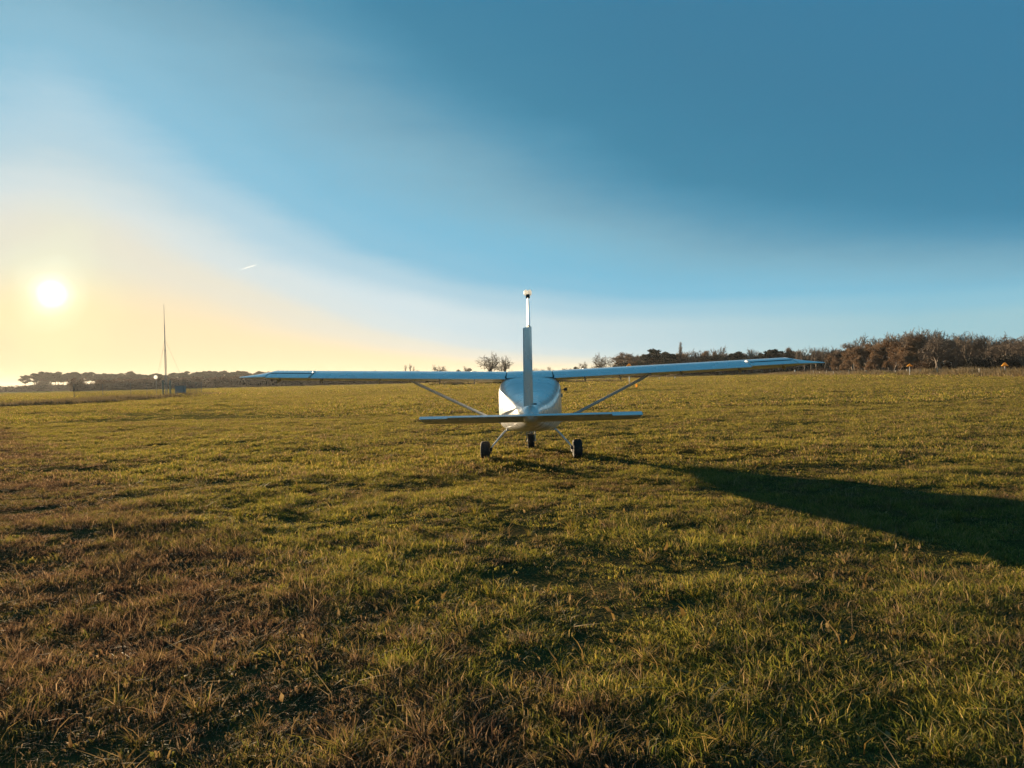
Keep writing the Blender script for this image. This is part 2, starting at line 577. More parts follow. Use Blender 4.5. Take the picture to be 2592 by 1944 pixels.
FUS = [  # y, half width, top, bottom, widest height, exponent
    (-3.36, .045, .955, .860, .905, 2.0), (-3.30, .090, 1.000, .825, .910, 2.0), (-3.1, .122, 1.026, .790, .910, 2.0),
    (-2.5, .190, 1.060, .705, .89, 2.1), (-1.8, .285, 1.110, .610, .86, 2.3), (-1.1, .400, 1.195, .540, .86, 3.0),
    (-.55, .485, 1.318, .505, .87, 3.8), (-.20, .525, 1.392, .497, .88, 4.6), (.3, .550, 1.43, .490, .87, 4.2),
    (.9, .545, 1.41, .475, .86, 3.4), (1.30, .50, 1.17, .475, .82, 2.8), (1.7, .43, 1.08, .49, .79, 2.6), (2.1, .30, .98, .62, .80, 2.2), (2.2, .16, .90, .70, .80, 2.0)]


def airfoil(chord, th, n=14, te=.004):
    """closed outline, y from leading edge (0) backwards (negative), z up"""
    up, lo = [], []
    for i in range(n + 1):
        x = .5 * (1 - math.cos(math.pi * i / n))
        t = 5 * th * (.2969 * math.sqrt(x) - .126 * x - .3516 * x**2 + .2843 * x**3 - .1036 * x**4)
        cmb = .045 * (4 * x * (1 - x)) ** .9
        up.append((x, (t + cmb) * chord)); lo.append((x, (-t * .82 + cmb * .55) * chord))
    return up, lo


def wing_ring(chord, th, x0, x1, n=16):
    up, lo = airfoil(chord, th, 24)
    U = [(x, z) for x, z in up]; L = [(x, z) for x, z in lo]
    ip = lambda A, x: float(np.interp(x, [a[0] for a in A], [a[1] for a in A]))
    xs = [x0 + (x1 - x0) * (.5 * (1 - math.cos(math.pi * i / n)) if x0 < .01 else i / n) for i in range(n + 1)]
    pts = [(-x * chord, ip(U, x)) for x in xs] + [(-x * chord, ip(L, x)) for x in reversed(xs)]
    if x0 < .01: pts = pts[:-1]
    return pts


def build_aircraft():
    root = empty('light_aircraft', (0, 0, 0))
    tag(root, 'white high-wing light aircraft parked on the grass, seen from behind', 'aircraft')
    P = M['paint']
    # fuselage
    rows = catmull(FUS, 60)
    mb = MB().loft([superring(*r) for r in rows])
    fus = mb.build('fuselage', P, root, angle=50)
    fus['label'] = 'white rounded fuselage tapering to the tail'

    def skin(y0, y1, a0, a1, off, n=10, m=8):
        """patch of the fuselage skin pushed outwards: angle range in degrees from +x"""
        rws = [r for r in catmull(FUS, 240) if y0 <= r[0] <= y1]
        rws = rws[::max(1, len(rws) // n)]
        if len(rws) < 2: rws = [catmull(FUS, 4001)[k] for k in (int((y - FUS[0][0]) / (FUS[-1][0] - FUS[0][0]) * 4000) for y in (y0, y1))]
        vs, fs = [], []
        for r in rws:
            for j in range(m + 1):
                th = R(a0 + (a1 - a0) * j / m); c, s = math.cos(th), math.sin(th)
                y, w, zt, zb, zc, p = r
                h = (zt - zc) if s >= 0 else (zc - zb)
                vs.append(Vector(((w + off) * math.copysign(abs(c) ** (2 / p), c), y, zc + (h + off) * math.copysign(abs(s) ** (2 / p), s))))
        for i in range(len(rws) - 1):
            for j in range(m):
                k = i * (m + 1) + j
                fs.append((k, k + 1, k + m + 2, k + m + 1))
        return MB().add(vs, fs)

    for s in (0, 1):
        a = (12, 50) if s == 0 else (168, 130)
        skin(.12, .92, *a, .004).build('side_window', M['glass'], fus)
        d = (-38, 60) if s == 0 else (218, 120)
        # door seam as thin dark strips
        skin(.02, .035, *d, .003, 2, 12).build('door_seam', M['dark'], fus)
        skin(.965, .98, *d, .003, 2, 12).build('door_seam', M['dark'], fus)
    skin(1.0, 1.30, 35, 145, .005, 8, 14).build('windscreen', M['glass'], fus)
    # tail end cap, tie ring, belly details
    MB().lathe((0, -3.35, .905), (0, -1, 0), [(0, .046), (.02, .034), (.032, .012), (.034, .0)], 16).build('tail_light', M['white'], fus)
    MB().tube([(-.16, .15, .51), (-.16, .12, .44)], [.014, .009], 6).build('drain_pipe', M['black'], fus)
    MB().tube([(.53, -.05, 1.16), (.60, -.05, 1.17)], .008, 6).tube([(.585, -.05, 1.168), (.635, -.05, 1.172)], [.028, .030], 10).build('air_scoop', M['black'], fus)
    MB().box((.546, -.02, 1.07), (.022, .08, .05)).build('door_latch', M['steel'], fus)
    MB().tube([(-.538, -.02, .93), (-.548, -.02, .93)], [.03, .028], 12).build('filler_cap', M['steel'], fus)
    # propeller, upright behind the cowling
    MB().lathe((0, 2.18, .80), (0, 1, 0), [(0, .13), (.1, .12), (.2, .085), (.27, .03), (.28, 0)], 18).build('spinner', M['white'], root)
    pb = MB()
    for sgn in (1, -1):
        rings = []
        for t in np.linspace(.08, .60, 9):
            ch = .05 + .055 * math.sin(math.pi * min(1, (t - .02) / .62)) ** .8; tw = R(55 - 55 * t); th = .018 * (1 - t) + .006
            rings.append([Vector((sgn * (math.cos(tw) * a * ch - math.sin(tw) * b * th), 2.26 + math.sin(tw) * a * ch + math.cos(tw) * b * th, .80 + sgn * t))
                          for a, b in ((-.5, 0), (-.2, .6), (.3, .5), (.5, 0), (.3, -.5), (-.2, -.6))])
        pb.loft(rings)
    pb.build('propeller', M['black'], root)

    # wing
    CH, LE, Z0, DI, INC = 1.38, 1.17, 1.368, math.tan(R(1.75)), R(-1.2)
    def wp(xs, ring, chord=CH, dz=0.0, dy=0.0):
        """place an airfoil ring at span xs"""
        o = []
        for y, z in ring:
            yy = y * math.cos(INC) - z * math.sin(INC); zz = z * math.cos(INC) - y * math.sin(INC) * -1
            o.append(Vector((xs, LE + dy + yy, Z0 - .024 + dz + zz + abs(xs) * DI)))
        return o
    TH = .115
    for s in (-1, 1):
        side = 'left' if s < 0 else 'right'
        w = MB()
        main = wing_ring(CH, TH, 0, .775)
        full_in = main
        w.loft([wp(s * x, main) for x in (.405, 1.2, 2.0, 3.0, 3.76, 4.2, 4.52)])
        wo = w.build('wing', P, root, angle=40)
        wo['label'] = f'{side} wing, white, reflecting the blue sky'
        # raked wing tip
        tip = MB()
        rings = []
        for u in np.linspace(0, 1, 9):
            x = 4.525 + .43 * u
            front = .0 + .80 * u ** 1.25          # leading edge sweeps back
            c = CH * (1 - front) ; thk = TH * (1 - .55 * u)
            ring = wing_ring(CH, thk, 0, 1.0)
            ring = [(-front * CH + yy * (1 - front), zz * (1 - .80 * u) - .012 * u) for yy, zz in ring]
            rings.append(wp(s * x, ring))
        tip.loft(rings).build('wing_tip', P, wo, angle=50)
        # dark filler coloured as the shaded spar face, then flap and aileron
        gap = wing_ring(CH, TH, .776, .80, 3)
        MB().loft([wp(s * x, [(y, z * .985) for y, z in gap]) for x in (3.80, 4.50)]).build('hinge_gap_shade', M['dark'], wo)
        fl = wing_ring(CH, TH, .778, 1.0, 8)
        def droop(ring, a, hinge):
            ca, sa = math.cos(a), math.sin(a); o = []
            for y, z in ring:
                dy, dz = y - hinge[0], z - hinge[1]
                o.append((hinge[0] + dy * ca - dz * sa, hinge[1] + dy * sa + dz * ca))
            return o
        flap = droop(fl, R(3.0), (-.778 * CH, .03))
        f = MB().loft([wp(s * x, flap) for x in (.41, 1.2, 2.2, 3.0, 3.74)]).build('flap', P, wo, angle=40)
        ai = wing_ring(CH, TH, .802, 1.0, 8)
        ail = droop(ai, R(-2.0 if s > 0 else 1.0), (-.80 * CH, .03))
        MB().loft([wp(s * x, ail, dz=-.007) for x in (3.775, 4.1, 4.51)]).build('aileron', P, wo, angle=40)
        MB().loft([wp(s * x, [(y, z * 1.0) for y, z in wing_ring(CH, TH * 1.02, .70, .985, 8)]) for x in (3.748, 3.768)]).build('flap_end_rib', M['white' if s > 0 else 'steel'], wo)  # sunlight on the right rib put into its white colour
        # added white bulge standing for sunlight caught at the flap end
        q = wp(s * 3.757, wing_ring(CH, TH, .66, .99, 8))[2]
        MB().lathe(q + Vector((0, .09, -.004)), (0, -1, 0), [(0, .004), (.02, .022), (.07, .034), (.13, .028), (.18, .006)], 12).build('flap_glint_bulge', M['white'], wo)
        # root fairing gap and bracket fittings
        MB().loft([wp(s * x, [(y, z * .88) for y, z in wing_ring(CH, TH, .02, .96, 10)]) for x in (.383, .419)]).build('root_gap', M['dark'], wo)
        for bx in (.95, 1.55, 2.6, 3.6, 4.35):
            z = Z0 + bx * DI - .045
            MB().box((s * bx, .02, z - .012), (.012, .22, .05), Matrix.Rotation(R(12), 3, 'X')).build('hinge_bracket', M['steel'], wo)
        MB().lathe((s * 1.0, .60, Z0 + .115 + 1.0 * DI), (0, 0, 1), [(0, .045), (.012, .043), (.014, 0)], 14).build('fuel_cap', M['steel'], wo)
        # lifting strut
        A = Vector((s * .43, .42, .545)); B = Vector((s * 2.17, .50, Z0 + 2.17 * DI - .03))
        st = MB()
        d = (B - A)
        rings = []
        nrm = Vector((0, 1, 0)); side_v = d.normalized().cross(nrm).normalized()
        for t in (0, .04, .1, .5, .9, .96, 1):
            k = 1.0 if .05 < t < .95 else .55
            c = A + d * t
            rings.append([c + nrm * (math.cos(a) * .033 * k) + side_v * (math.sin(a) * .026 * k) for a in np.linspace(0, 2 * math.pi, 12, endpoint=False)])
        so = st.loft(rings).build('wing_strut', P, root)
        MB().box(A, (.05, .05, .05)).build('strut_fitting', M['steel'], so)
        MB().tube([Vector((s * .50, .10, .66)), Vector((s * .44, .18, .53))], .009, 6).build('step_stay', M['steel'], root)
    # centre section between the wings, above the cabin
    cs = MB().loft([wp(x, [(y, z + .012 * (1 - (x / .39) ** 4)) for y, z in wing_ring(CH, TH, 0, 1.0)]) for x in np.linspace(-.39, .39, 9)])
    cso = cs.build('centre_section', P, root, angle=40)
    for s in (-1, 1):
        MB().lathe((s * .28, .05, Z0 + .06), (0, -.35, 1), [(0, .026), (.018, .024), (.024, .0)], 10).build('fitting', M['dark'], cso)

    # fin and rudder
    def fin_ring(z, yle, yte, th, dx=0.0, n=10):
        c = yle - yte; pts = []
        for i in range(n + 1):
            x = .5 * (1 - math.cos(math.pi * i / n))
            t = 5 * th * (.2969 * math.sqrt(x) - .126 * x - .3516 * x**2 + .2843 * x**3 - .1015 * x**4) * c
            pts.append((yle - x * c, t))
        return [Vector((dx + t, y, z)) for y, t in pts] + [Vector((dx - t - (.0006 if i == 0 else 0), y, z)) for i, (y, t) in enumerate(reversed(pts))]
    fin = MB().loft([fin_ring(z, yl, yt, th) for z, yl, yt, th in ((.98, -1.75, -3.12, .045), (1.15, -2.05, -3.14, .05), (1.5, -2.42, -3.20, .065), (2.05, -2.86, -3.29, .10))])
    fino = fin.build('fin', P, root, angle=40)
    MB().loft([fin_ring(z, yl, yt, th) for z, yl, yt, th in ((2.052, -2.862, -3.50, .080), (2.2, -2.96, -3.53, .080), (2.36, -3.06, -3.55, .078), (2.395, -3.12, -3.54, .05))]).build('fin_tip', P, fino, angle=40)
    MB().box((.004, -3.20, 1.5), (.02, .03, .86), Matrix.Rotation(R(-8.5), 3, 'X')).build('rudder_gap', M['dark'], fino)
    rd = MB(); a = R(-13)
    rings = []
    for z, yh, ch in ((1.03, -3.155, .40), (1.3, -3.195, .385), (1.7, -3.255, .355), (2.0, -3.30, .33), (2.04, -3.306, .31)):
        ring = []
        for u, t in ((0, .022), (.08, .034), (.5, .026), (1, .007)):
            ring.append((u, t))
        pts = [(u, t) for u, t in ring] + [(u, -t) for u, t in reversed(ring)]
        rings.append([Vector((.01 + math.sin(a) * u * ch + math.cos(a) * t, yh - math.cos(a) * u * ch + math.sin(a) * t, z - (.035 * u if z > 2.0 else 0))) for u, t in pts])
    rdo = rd.loft(rings).build('rudder', P, fino, angle=30)
    rdo['label'] = 'rudder turned a little to one side, its face in shade'
    MB().box((.03, -3.17, 1.045), (.10, .05, .018)).build('rudder_horn', M['black'], fino)
    bo = MB().box((0, -3.45, 2.405), (.050, .10, .03)).box((0, -3.45, 2.424), (.040, .08, .02)).build('beacon_base', M['dark'], fino, smooth=False)
    for sx in (-1, 1):
        MB().lathe((sx * .024, -3.46, 2.438), (0, 0, 1), [(-.02, .012), (-.012, .021), (0, .024), (.03, .025), (.045, .022), (.054, .010), (.056, 0)], 16).build('beacon_lamp', M['lens'], fino)
    for yy in (-2.62, -1.9, -1.25, -.62):
        for a0, a1 in ((-88, 88), (92, 268)):
            skin(yy, yy + .007, a0, a1, .0015, 2, 24).build('panel_seam', M['seam'], fus)

    # stabilator, trailing edge up
    PIV = Vector((0, -3.15, .872)); AN = R(10.5)
    def sp(x, y, z):
        c, s_ = math.cos(AN), math.sin(AN)
        yy = y * c + z * s_ ; zz = -y * s_ + z * c
        return PIV + Vector((x, yy, zz))
    def srings(xs, y0f, y1f, thf, n=10):
        rings = []
        for x in xs:
            y0, y1, th = y0f(x), y1f(x), thf(x)
            c = y0 - y1; pts = []
            for i in range(n + 1):
                u = .5 * (1 - math.cos(math.pi * i / n))
                t = 5 * th * (.2969 * math.sqrt(u) - .126 * u - .3516 * u**2 + .2843 * u**3 - .1015 * u**4)
                pts.append((y0 - u * c, t))
            rings.append([sp(x, y, t) for y, t in pts] + [sp(x, y, -t - 1e-4) for y, t in reversed(pts)])
        return rings
    HS = 1.435
    xs = [-HS, -HS + .03, -1.3, -.9, -.3, .3, .9, 1.3, HS - .03, HS]
    le = lambda x: .36 - (.10 if abs(x) > HS - .01 else 0) - .05 * max(0, abs(x) - 1.2) / .235
    te = lambda x: -.22 + (.06 if abs(x) > HS - .01 else 0)
    stab = MB().loft(srings(xs, le, te, lambda x: .062 if abs(x) < HS - .01 else .03)).build('stabilator', P, root, angle=40)
    # narrow strip along the trailing edge, its top catching the sky, and two larger tabs outboard
    def strip(x0, x1, ya, yb, za, zb, th):
        m = MB(); vs = []
        for x in (x0, x1):
            vs += [sp(x, ya, za + th), sp(x, yb, zb + .003), sp(x, yb, zb - .003), sp(x, ya, za - th)]
        return m.add(vs, [(0, 4, 5, 1), (1, 5, 6, 2), (2, 6, 7, 3), (3, 7, 4, 0), (0, 1, 2, 3), (7, 6, 5, 4)])
    strip(-1.05, 1.02, -.222, -.285, .006, -.018, .006).build('trailing_edge_strip', P, stab, smooth=False)
    strip(-1.415, -1.055, -.222, -.30, .006, -.030, .006).build('trim_tab', P, stab, smooth=False)
    strip(1.025, 1.405, -.222, -.31, .008, -.040, .006).build('trim_tab', P, stab, smooth=False)

    # landing gear
    def wheel(x, y, r, wd, toe=0.0, rim_r=.075):
        w = empty('wheel', (x, y, r - .012), toe, root)
        n = wd / 2
        MB().lathe((0, 0, 0), (1, 0, 0), [(-n * .72, r * .60), (-n * .95, r * .72), (-n, r * .84), (-n * .82, r * .965), (-n * .45, r), (n * .45, r), (n * .82, r * .965), (n, r * .84), (n * .95, r * .72), (n * .72, r * .60)], 28).build('tyre', M['rubber'], w, angle=60)
        MB().lathe((0, 0, 0), (1, 0, 0), [(-n * .75, rim_r * .4), (-n * .74, rim_r * 1.22), (-n * .4, rim_r * 1.15), (n * .4, rim_r * 1.15), (n * .74, rim_r * 1.22), (n * .75, rim_r * .4)], 20).build('rim', M['rim'], w)
        return w
    for s in (-1, 1):
        wheel(s * .79, 0, .162, .150, R(2 * s))
        lg = MB()
        pts = [Vector((s * .30, .12, .515)), Vector((s * .40, .11, .505)), Vector((s * .47, .10, .445)), Vector((s * .56, .07, .345)), Vector((s * .66, .03, .23)), Vector((s * .70, .01, .175))]
        rings = []
        for i, p in enumerate(pts):
            t = (pts[min(i + 1, 5)] - pts[max(i - 1, 0)]).normalized(); nn = t.cross(Vector((0, 1, 0))).normalized()
            wd = .10 - .045 * i / 5; th = .020 - .006 * i / 5
            rings.append([p + Vector((0, wd / 2 * a, 0)) + nn * (th * b) for a, b in ((-1, -.6), (-.7, -1), (.7, -1), (1, -.6), (1, .6), (.7, 1), (-.7, 1), (-1, .6))])
        lo = lg.loft(rings).build('gear_leg', P, root)
        MB().tube([(s * .68, 0, .15), (s * .80, 0, .15)], .016, 8).build('axle', M['steel'], lo)
        MB().lathe((s * .695, 0, .15), (s, 0, 0), [(-.012, .03), (-.01, .058), (.004, .058), (.006, .03)], 16).build('brake_disc', M['steel'], lo)
        MB().box((s * .69, -.045, .175), (.04, .03, .06)).build('brake_caliper', M['dark'], lo)
        MB().box((s * .345, .115, .492), (.14, .16, .03)).build('leg_clamp', M['steel'], lo)
    wheel(0.0, 1.72, .158, .115, R(-4), .06)
    nl = MB().tube([(0, 1.60, .60), (0, 1.66, .36)], [.036, .034], 12).tube([(0, 1.655, .38), (0, 1.672, .34)], [.05, .05], 12).build('nose_leg', P, root)
    for s in (-1, 1):
        MB().tube([(s * .03, 1.665, .365), (s * .078, 1.675, .34), (s * .080, 1.72, .15)], [.014, .014, .013], 8).build('fork_arm', P, nl)
    MB().box((-.085, 1.70, .26), (.012, .11, .20)).build('mudguard_stay', M['steel'], nl)
    MB().tube([(-.02, 1.62, .52), (-.10, 1.40, .57)], .008, 6).build('steering_rod', M['steel'], nl)
    return root


aircraft = build_aircraft()
aircraft.location = (.305, 12.9, hgt1(.3, 12.9) + .0)
aircraft.rotation_euler = (0, 0, R(-1.3))

# ------------------------------------------------------------------ trees
rng = np.random.default_rng(11)


class Wood:
    """branches and leaves gathered as arrays"""
    def __init__(self):
        self.v, self.q, self.t, self.n = [], [], [], 0

    def seg(self, a, b, ra, rb, sides=4):
        a = np.asarray(a, float); b = np.asarray(b, float)
        d = b - a; L = np.linalg.norm(d) + 1e-9; d = d / L
        u = np.array((0, 0, 1.0)) if abs(d[2]) < .9 else np.array((1.0, 0, 0))
        p = np.cross(d, u); p /= np.linalg.norm(p); q = np.cross(d, p)
        th = np.arange(sides) * 2 * math.pi / sides
        ring = np.outer(np.cos(th), p) + np.outer(np.sin(th), q)
        self.v.append(a + ring * ra); self.v.append(b + ring * rb)
        k = self.n
        for i in range(sides):
            j = (i + 1) % sides
            self.q.append((k + i, k + j, k + sides + j, k + sides + i))
        self.n += 2 * sides

    def mesh(self, name, mat):
        return np_mesh(name, np.concatenate(self.v), F4=np.array(self.q), mat=mat, smooth=True)


def rot_about(v, k, a):
    k = k / np.linalg.norm(k)
    return v * math.cos(a) + np.cross(k, v) * math.sin(a) + k * np.dot(k, v) * (1 - math.cos(a))


def branchwork(trunk, crown, base, d, L, r, depth, g, spread, up, tips, kids=(3, 5), minr=.012):
    """one limb of several bent pieces, with smaller limbs along it"""
    tgt = trunk if depth == 0 else crown
    p = np.asarray(base, float); d = np.asarray(d, float); n = 5 if depth < 2 else 3
    path = [(p.copy(), r)]
    for i in range(n):
        d = d + g.normal(0, .16 + .05 * depth, 3) + np.array((0, 0, up * (.10 if depth else .02)))
        d /= np.linalg.norm(d)
        p2 = p + d * (L / n)
        r2 = max(minr, r * (1 - .75 * (i + 1) / n) if depth else r * (1 - .5 * (i + 1) / n))
        tgt.seg(p, p2, path[-1][1], r2, 6 if depth == 0 else (4 if depth < 3 else 3))
        p = p2; path.append((p.copy(), r2))
    if depth >= 4:
        tips.append(p); return
    m = g.integers(kids[0], kids[1] + 1) + (2 if depth == 0 else 0)
    for i in range(m):
        f = (.35 if depth == 0 else .25) + (.65 if depth == 0 else .72) * (i + g.random() * .6) / m
        f = min(f, 1.0)
        j = min(int(f * n), n - 1); fr = f * n - j
        q = path[j][0] * (1 - fr) + path[j + 1][0] * fr
        rr = (path[j][1] * (1 - fr) + path[j + 1][1] * fr)
        ax = np.cross(d, g.normal(0, 1, 3)); ax /= np.linalg.norm(ax) + 1e-9
        nd = rot_about(d, ax, spread * (.75 + .5 * g.random()))
        branchwork(trunk, crown, q, nd, L * (.50 + .22 * g.random()) * (1.0 if depth else (1.15 - .45 * f)), max(minr, rr * .62), depth + 1, g, spread, up, tips, kids, minr)
    tips.append(p)


def leaf_cloud(centers, rad, per, size, g, flat=1.0, shell=False):
    """many small leaf quads spread round the given centres"""
    cs = np.repeat(np.asarray(centers), per, axis=0)
    n = len(cs)
    o = g.normal(0, 1, (n, 3)); o /= np.linalg.norm(o, axis=1, keepdims=True)
    rr = np.cbrt(g.random((n, 1))) if not shell else .6 + .4 * g.random((n, 1))
    pos = cs + o * rr * rad * np.array((1, 1, flat))
    a = g.normal(0, 1, (n, 3)); a /= np.linalg.norm(a, axis=1, keepdims=True)
    b = np.cross(a, g.normal(0, 1, (n, 3))); b /= np.linalg.norm(b, axis=1, keepdims=True)
    s = size * (.6 + .8 * g.random((n, 1)))
    V = np.stack([pos - a * s, pos + b * s * .6, pos + a * s, pos - b * s * .6], 1).reshape(-1, 3)
    F = np.arange(n * 4).reshape(-1, 4)
    return V, F


def tree_root(name, trunk_me, crown_me, twig_me=None):
    r = bpy.data.objects.new(name, None)
    out = [('trunk', trunk_me)] + ([('branches', twig_me)] if twig_me else []) + [('crown', crown_me)]
    return (name, out)


def bare_tree(seed, h=12.0, spread=.75, up=1.0, kids=(3, 5), lean=.0, minr=.03, trunk_f=.42, name='bare_tree'):
    g = np.random.default_rng(seed)
    tr, cr, tips = Wood(), Wood(), []
    branchwork(tr, cr, (0, 0, -.2), (lean, 0, 1), h * trunk_f, h * .028, 0, g, spread, up, tips, kids, minr)
    A_ = np.concatenate(cr.v)
    z = max(float(np.percentile(A_[:, 2], 99.5)), 1)
    k = h / z
    mid = A_[:, :2].mean(0)
    for w in (tr, cr): w.v = [v - np.outer(np.clip(v[:, 2] / z, 0, 1) ** 1.5, np.append(mid, 0)) for v in w.v]
    for w in (tr, cr): w.v = [v * np.array((k, k, k)) for v in w.v]
    return (name, [('trunk', tr.mesh('trunk', M['bark'])), ('crown', cr.mesh('crown', M['twig']))])


def leafy_tree(seed, h, mat, spread=.75, up=.9, per=16, rad=.75, size=.16, name='russet_oak', kids=(3, 4), flat=.8):
    g = np.random.default_rng(seed)
    tr, cr, tips = Wood(), Wood(), []
    branchwork(tr, cr, (0, 0, -.2), (0, 0, 1), h * .36, h * .03, 0, g, spread, up, tips, kids, .03)
    z = max(float(np.concatenate(cr.v)[:, 2].max()), 1); k = h / z
    for w in (tr, cr): w.v = [v * k for v in w.v]
    T = np.array(tips) * k
    T = T[g.random(len(T)) < min(1, 260 / len(T))]
    V, F = leaf_cloud(T, rad, per, size, g, flat)
    return (name, [('trunk', tr.mesh('trunk', M['bark'])), ('branches', cr.mesh('branches', M['twig'])), ('crown', np_mesh('crown', V, F4=F, mat=M[mat]))])


def pine_tree(seed, h=16.0, name='pine_tree', base=.5, wide=.26, umbrella=True):
    g = np.random.default_rng(seed)
    tr, br = Wood(), Wood()
    p = np.array((0, 0, -.3)); r = h * .016; path = []
    for i in range(8):
        q = p + np.array((g.normal(0, .012) * h, g.normal(0, .012) * h, h * .93 / 8))
        tr.seg(p, q, r, r * .88, 6); r *= .88; p = q; path.append(p.copy())
    P_ = np.array(path); cl = []
    n = 30
    for i in range(n):
        f = base + (1 - base) * (i + g.random()) / n * .98
        z = f * h * .93
        c = np.array([np.interp(z, P_[:, 2], P_[:, k]) for k in range(3)])
        prof = math.sin(math.pi * min(1, max(.08, (f - base) / (1 - base) * .80 + .22))) ** .7 if umbrella else (1.05 - (f - base) / (1 - base) * .85)
        a = g.random() * 6.283; L = h * wide * prof * (.55 + .5 * g.random())
        e = c + np.array((math.cos(a) * L, math.sin(a) * L, L * (.22 + .3 * g.random())))
        br.seg(c, (c + e) / 2, h * .004, h * .003, 3); br.seg((c + e) / 2, e, h * .003, h * .002, 3)
        for s in (1.0, .72, .42): cl.append(c + (e - c) * s + g.normal(0, .012 * h, 3))
    cl.append(P_[-1] + np.array((0, 0, h * .03)))
    V, F = leaf_cloud(cl, h * .068, 46, h * .016, g, .55)
    return (name, [('trunk', tr.mesh('trunk', M['pinebark'])), ('branches', br.mesh('branches', M['pinebark'])), ('crown', np_mesh('crown', V, F4=F, mat=M['needle']))])


def shrub(seed, w=5.0, h=3.0, mat='evergreen', n=70, per=60, size=.14, name='evergreen_shrub'):
    g = np.random.default_rng(seed)
    o = g.normal(0, 1, (n, 3)); o /= np.linalg.norm(o, axis=1, keepdims=True)
    o[:, 2] = np.abs(o[:, 2])
    rr = (.55 + .40 * g.random((n, 1)))
    cl = o * rr * np.array((w / 2, w / 2, h)) * (.84 + .22 * g.random((n, 1)))
    cl[:, 2] = np.maximum(cl[:, 2], .12 * h)
    V, F = leaf_cloud(cl, .17 * (w + h) / 2, per, size, g, .8)
    V[:, 2] = np.maximum(V[:, 2], .0)
    st = Wood()
    for i in range(9):
        a = g.random() * 6.283
        st.seg((0, 0, -.1), (math.cos(a) * w * .3, math.sin(a) * w * .3, h * .6), .06, .02, 4)
    return (name, [('stem', st.mesh('stem', M['bark'])), ('crown', np_mesh('crown', V, F4=F, mat=M[mat]))])


def columnar_tree(seed, h=15.0, name='poplar_tree'):
    g = np.random.default_rng(seed)
    tr, cr = Wood(), Wood()
    tr.seg((0, 0, -.3), (0, 0, h * .5), h * .02, h * .012, 6); tr.seg((0, 0, h * .5), (0, 0, h * .95), h * .012, .04, 5)
    low = []
    for i in range(90):
        z = h * (.08 + .82 * g.random()); a = g.random() * 6.283; L = h * .2 * (1.1 - .75 * z / h)
        d = np.array((math.cos(a) * .30, math.sin(a) * .30, .95)); q = np.array((0, 0, z))
        m = q + d * L * .6 + np.array((math.cos(a), math.sin(a), 0)) * .12 * L
        e = m + np.array((0, 0, L * .55)) + g.normal(0, .1, 3)
        cr.seg(q, m, .05, .035, 3); cr.seg(m, e, .035, .025, 3)
        for k in range(4):
            s = m + g.normal(0, .12, 3); cr.seg(s, s + np.array((g.normal(0, .25), g.normal(0, .25), L * .45)), .028, .02, 3)
        if z < h * .42: low += [m, e]
    V, F = leaf_cloud(low, .55, 22, .13, g, 1.3)
    return (name, [('trunk', tr.mesh('trunk', M['bark'])), ('branches', cr.mesh('branches', M['twig'])), ('crown', np_mesh('crown', V, F4=F, mat=M['russet']))])


def plant(proto, loc, rz, scale, label, cat='tree', group=None):
    name, parts = proto
    e = empty(name, loc, rz)
    e.scale = (scale, scale, scale) if not isinstance(scale, tuple) else scale
    for pn, me in parts: mobj(pn, me, e)
    tag(e, label, cat, group)
    return e


ORD = 'first second third fourth fifth sixth seventh eighth ninth tenth eleventh twelfth thirteenth fourteenth fifteenth sixteenth seventeenth eighteenth nineteenth twentieth'.split()
ROWS = {}


def ordinal(i):
    if i < 20: return ORD[i]
    tens = 'twenty thirty forty fifty'.split()[(i + 1) // 10 - 2]
    return 'twentieth thirtieth fortieth'.split()[(i + 1) // 10 - 2] if (i + 1) % 10 == 0 else tens + '-' + ORD[(i + 1) % 10 - 1]


def px_tree(proto, h0, px, top, y, rz, label, cat='tree', group=None, wide=1.0, z0=0.0):
    """plant a tree whose foot is at column px, distance y, and whose top is at photo row top"""
    p = at(px, top, y); b = Vector((p.x, p.y, z0))
    s = max(.2, (p.z - z0) / h0)
    o = plant(proto, b, rz, (s * wide, s * wide, s), label, cat, group)
    if group: ROWS.setdefault((group, label), []).append((px, o))
    return o


OAK = [bare_tree(s, 12, .85, .55, (3, 5), minr=.024, name='bare_oak', trunk_f=.36) for s in (3, 8, 21)]
ASH = [bare_tree(s, 14, .55, 1.3, (3, 4), minr=.035, name='bare_tree', trunk_f=.46) for s in (5, 14, 33, 40)]
RUS = [leafy_tree(s, 10, 'russet', .70, 1.0, 46, .80, .11) for s in (2, 9, 17)]
PIN = [pine_tree(s, 16, base=.50, wide=.24) for s in (4, 6, 12, 19)]
PINR = [pine_tree(s, 12, base=.30, wide=.30) for s in (25, 27)]
EVG = [shrub(s, 6, 3.4) for s in (1, 7)]
SCR = [shrub(s, 5, 2.6, 'brownleaf', 60, 60, .13, name='brown_scrub_bush') for s in (31, 32, 36)]
POP = columnar_tree(50, 15)
rnd = random.Random(5)
U = lambda a, b: rnd.uniform(a, b)


def hor(px):
    return 955.6 - (px - 1296) * math.tan(R(1.45))


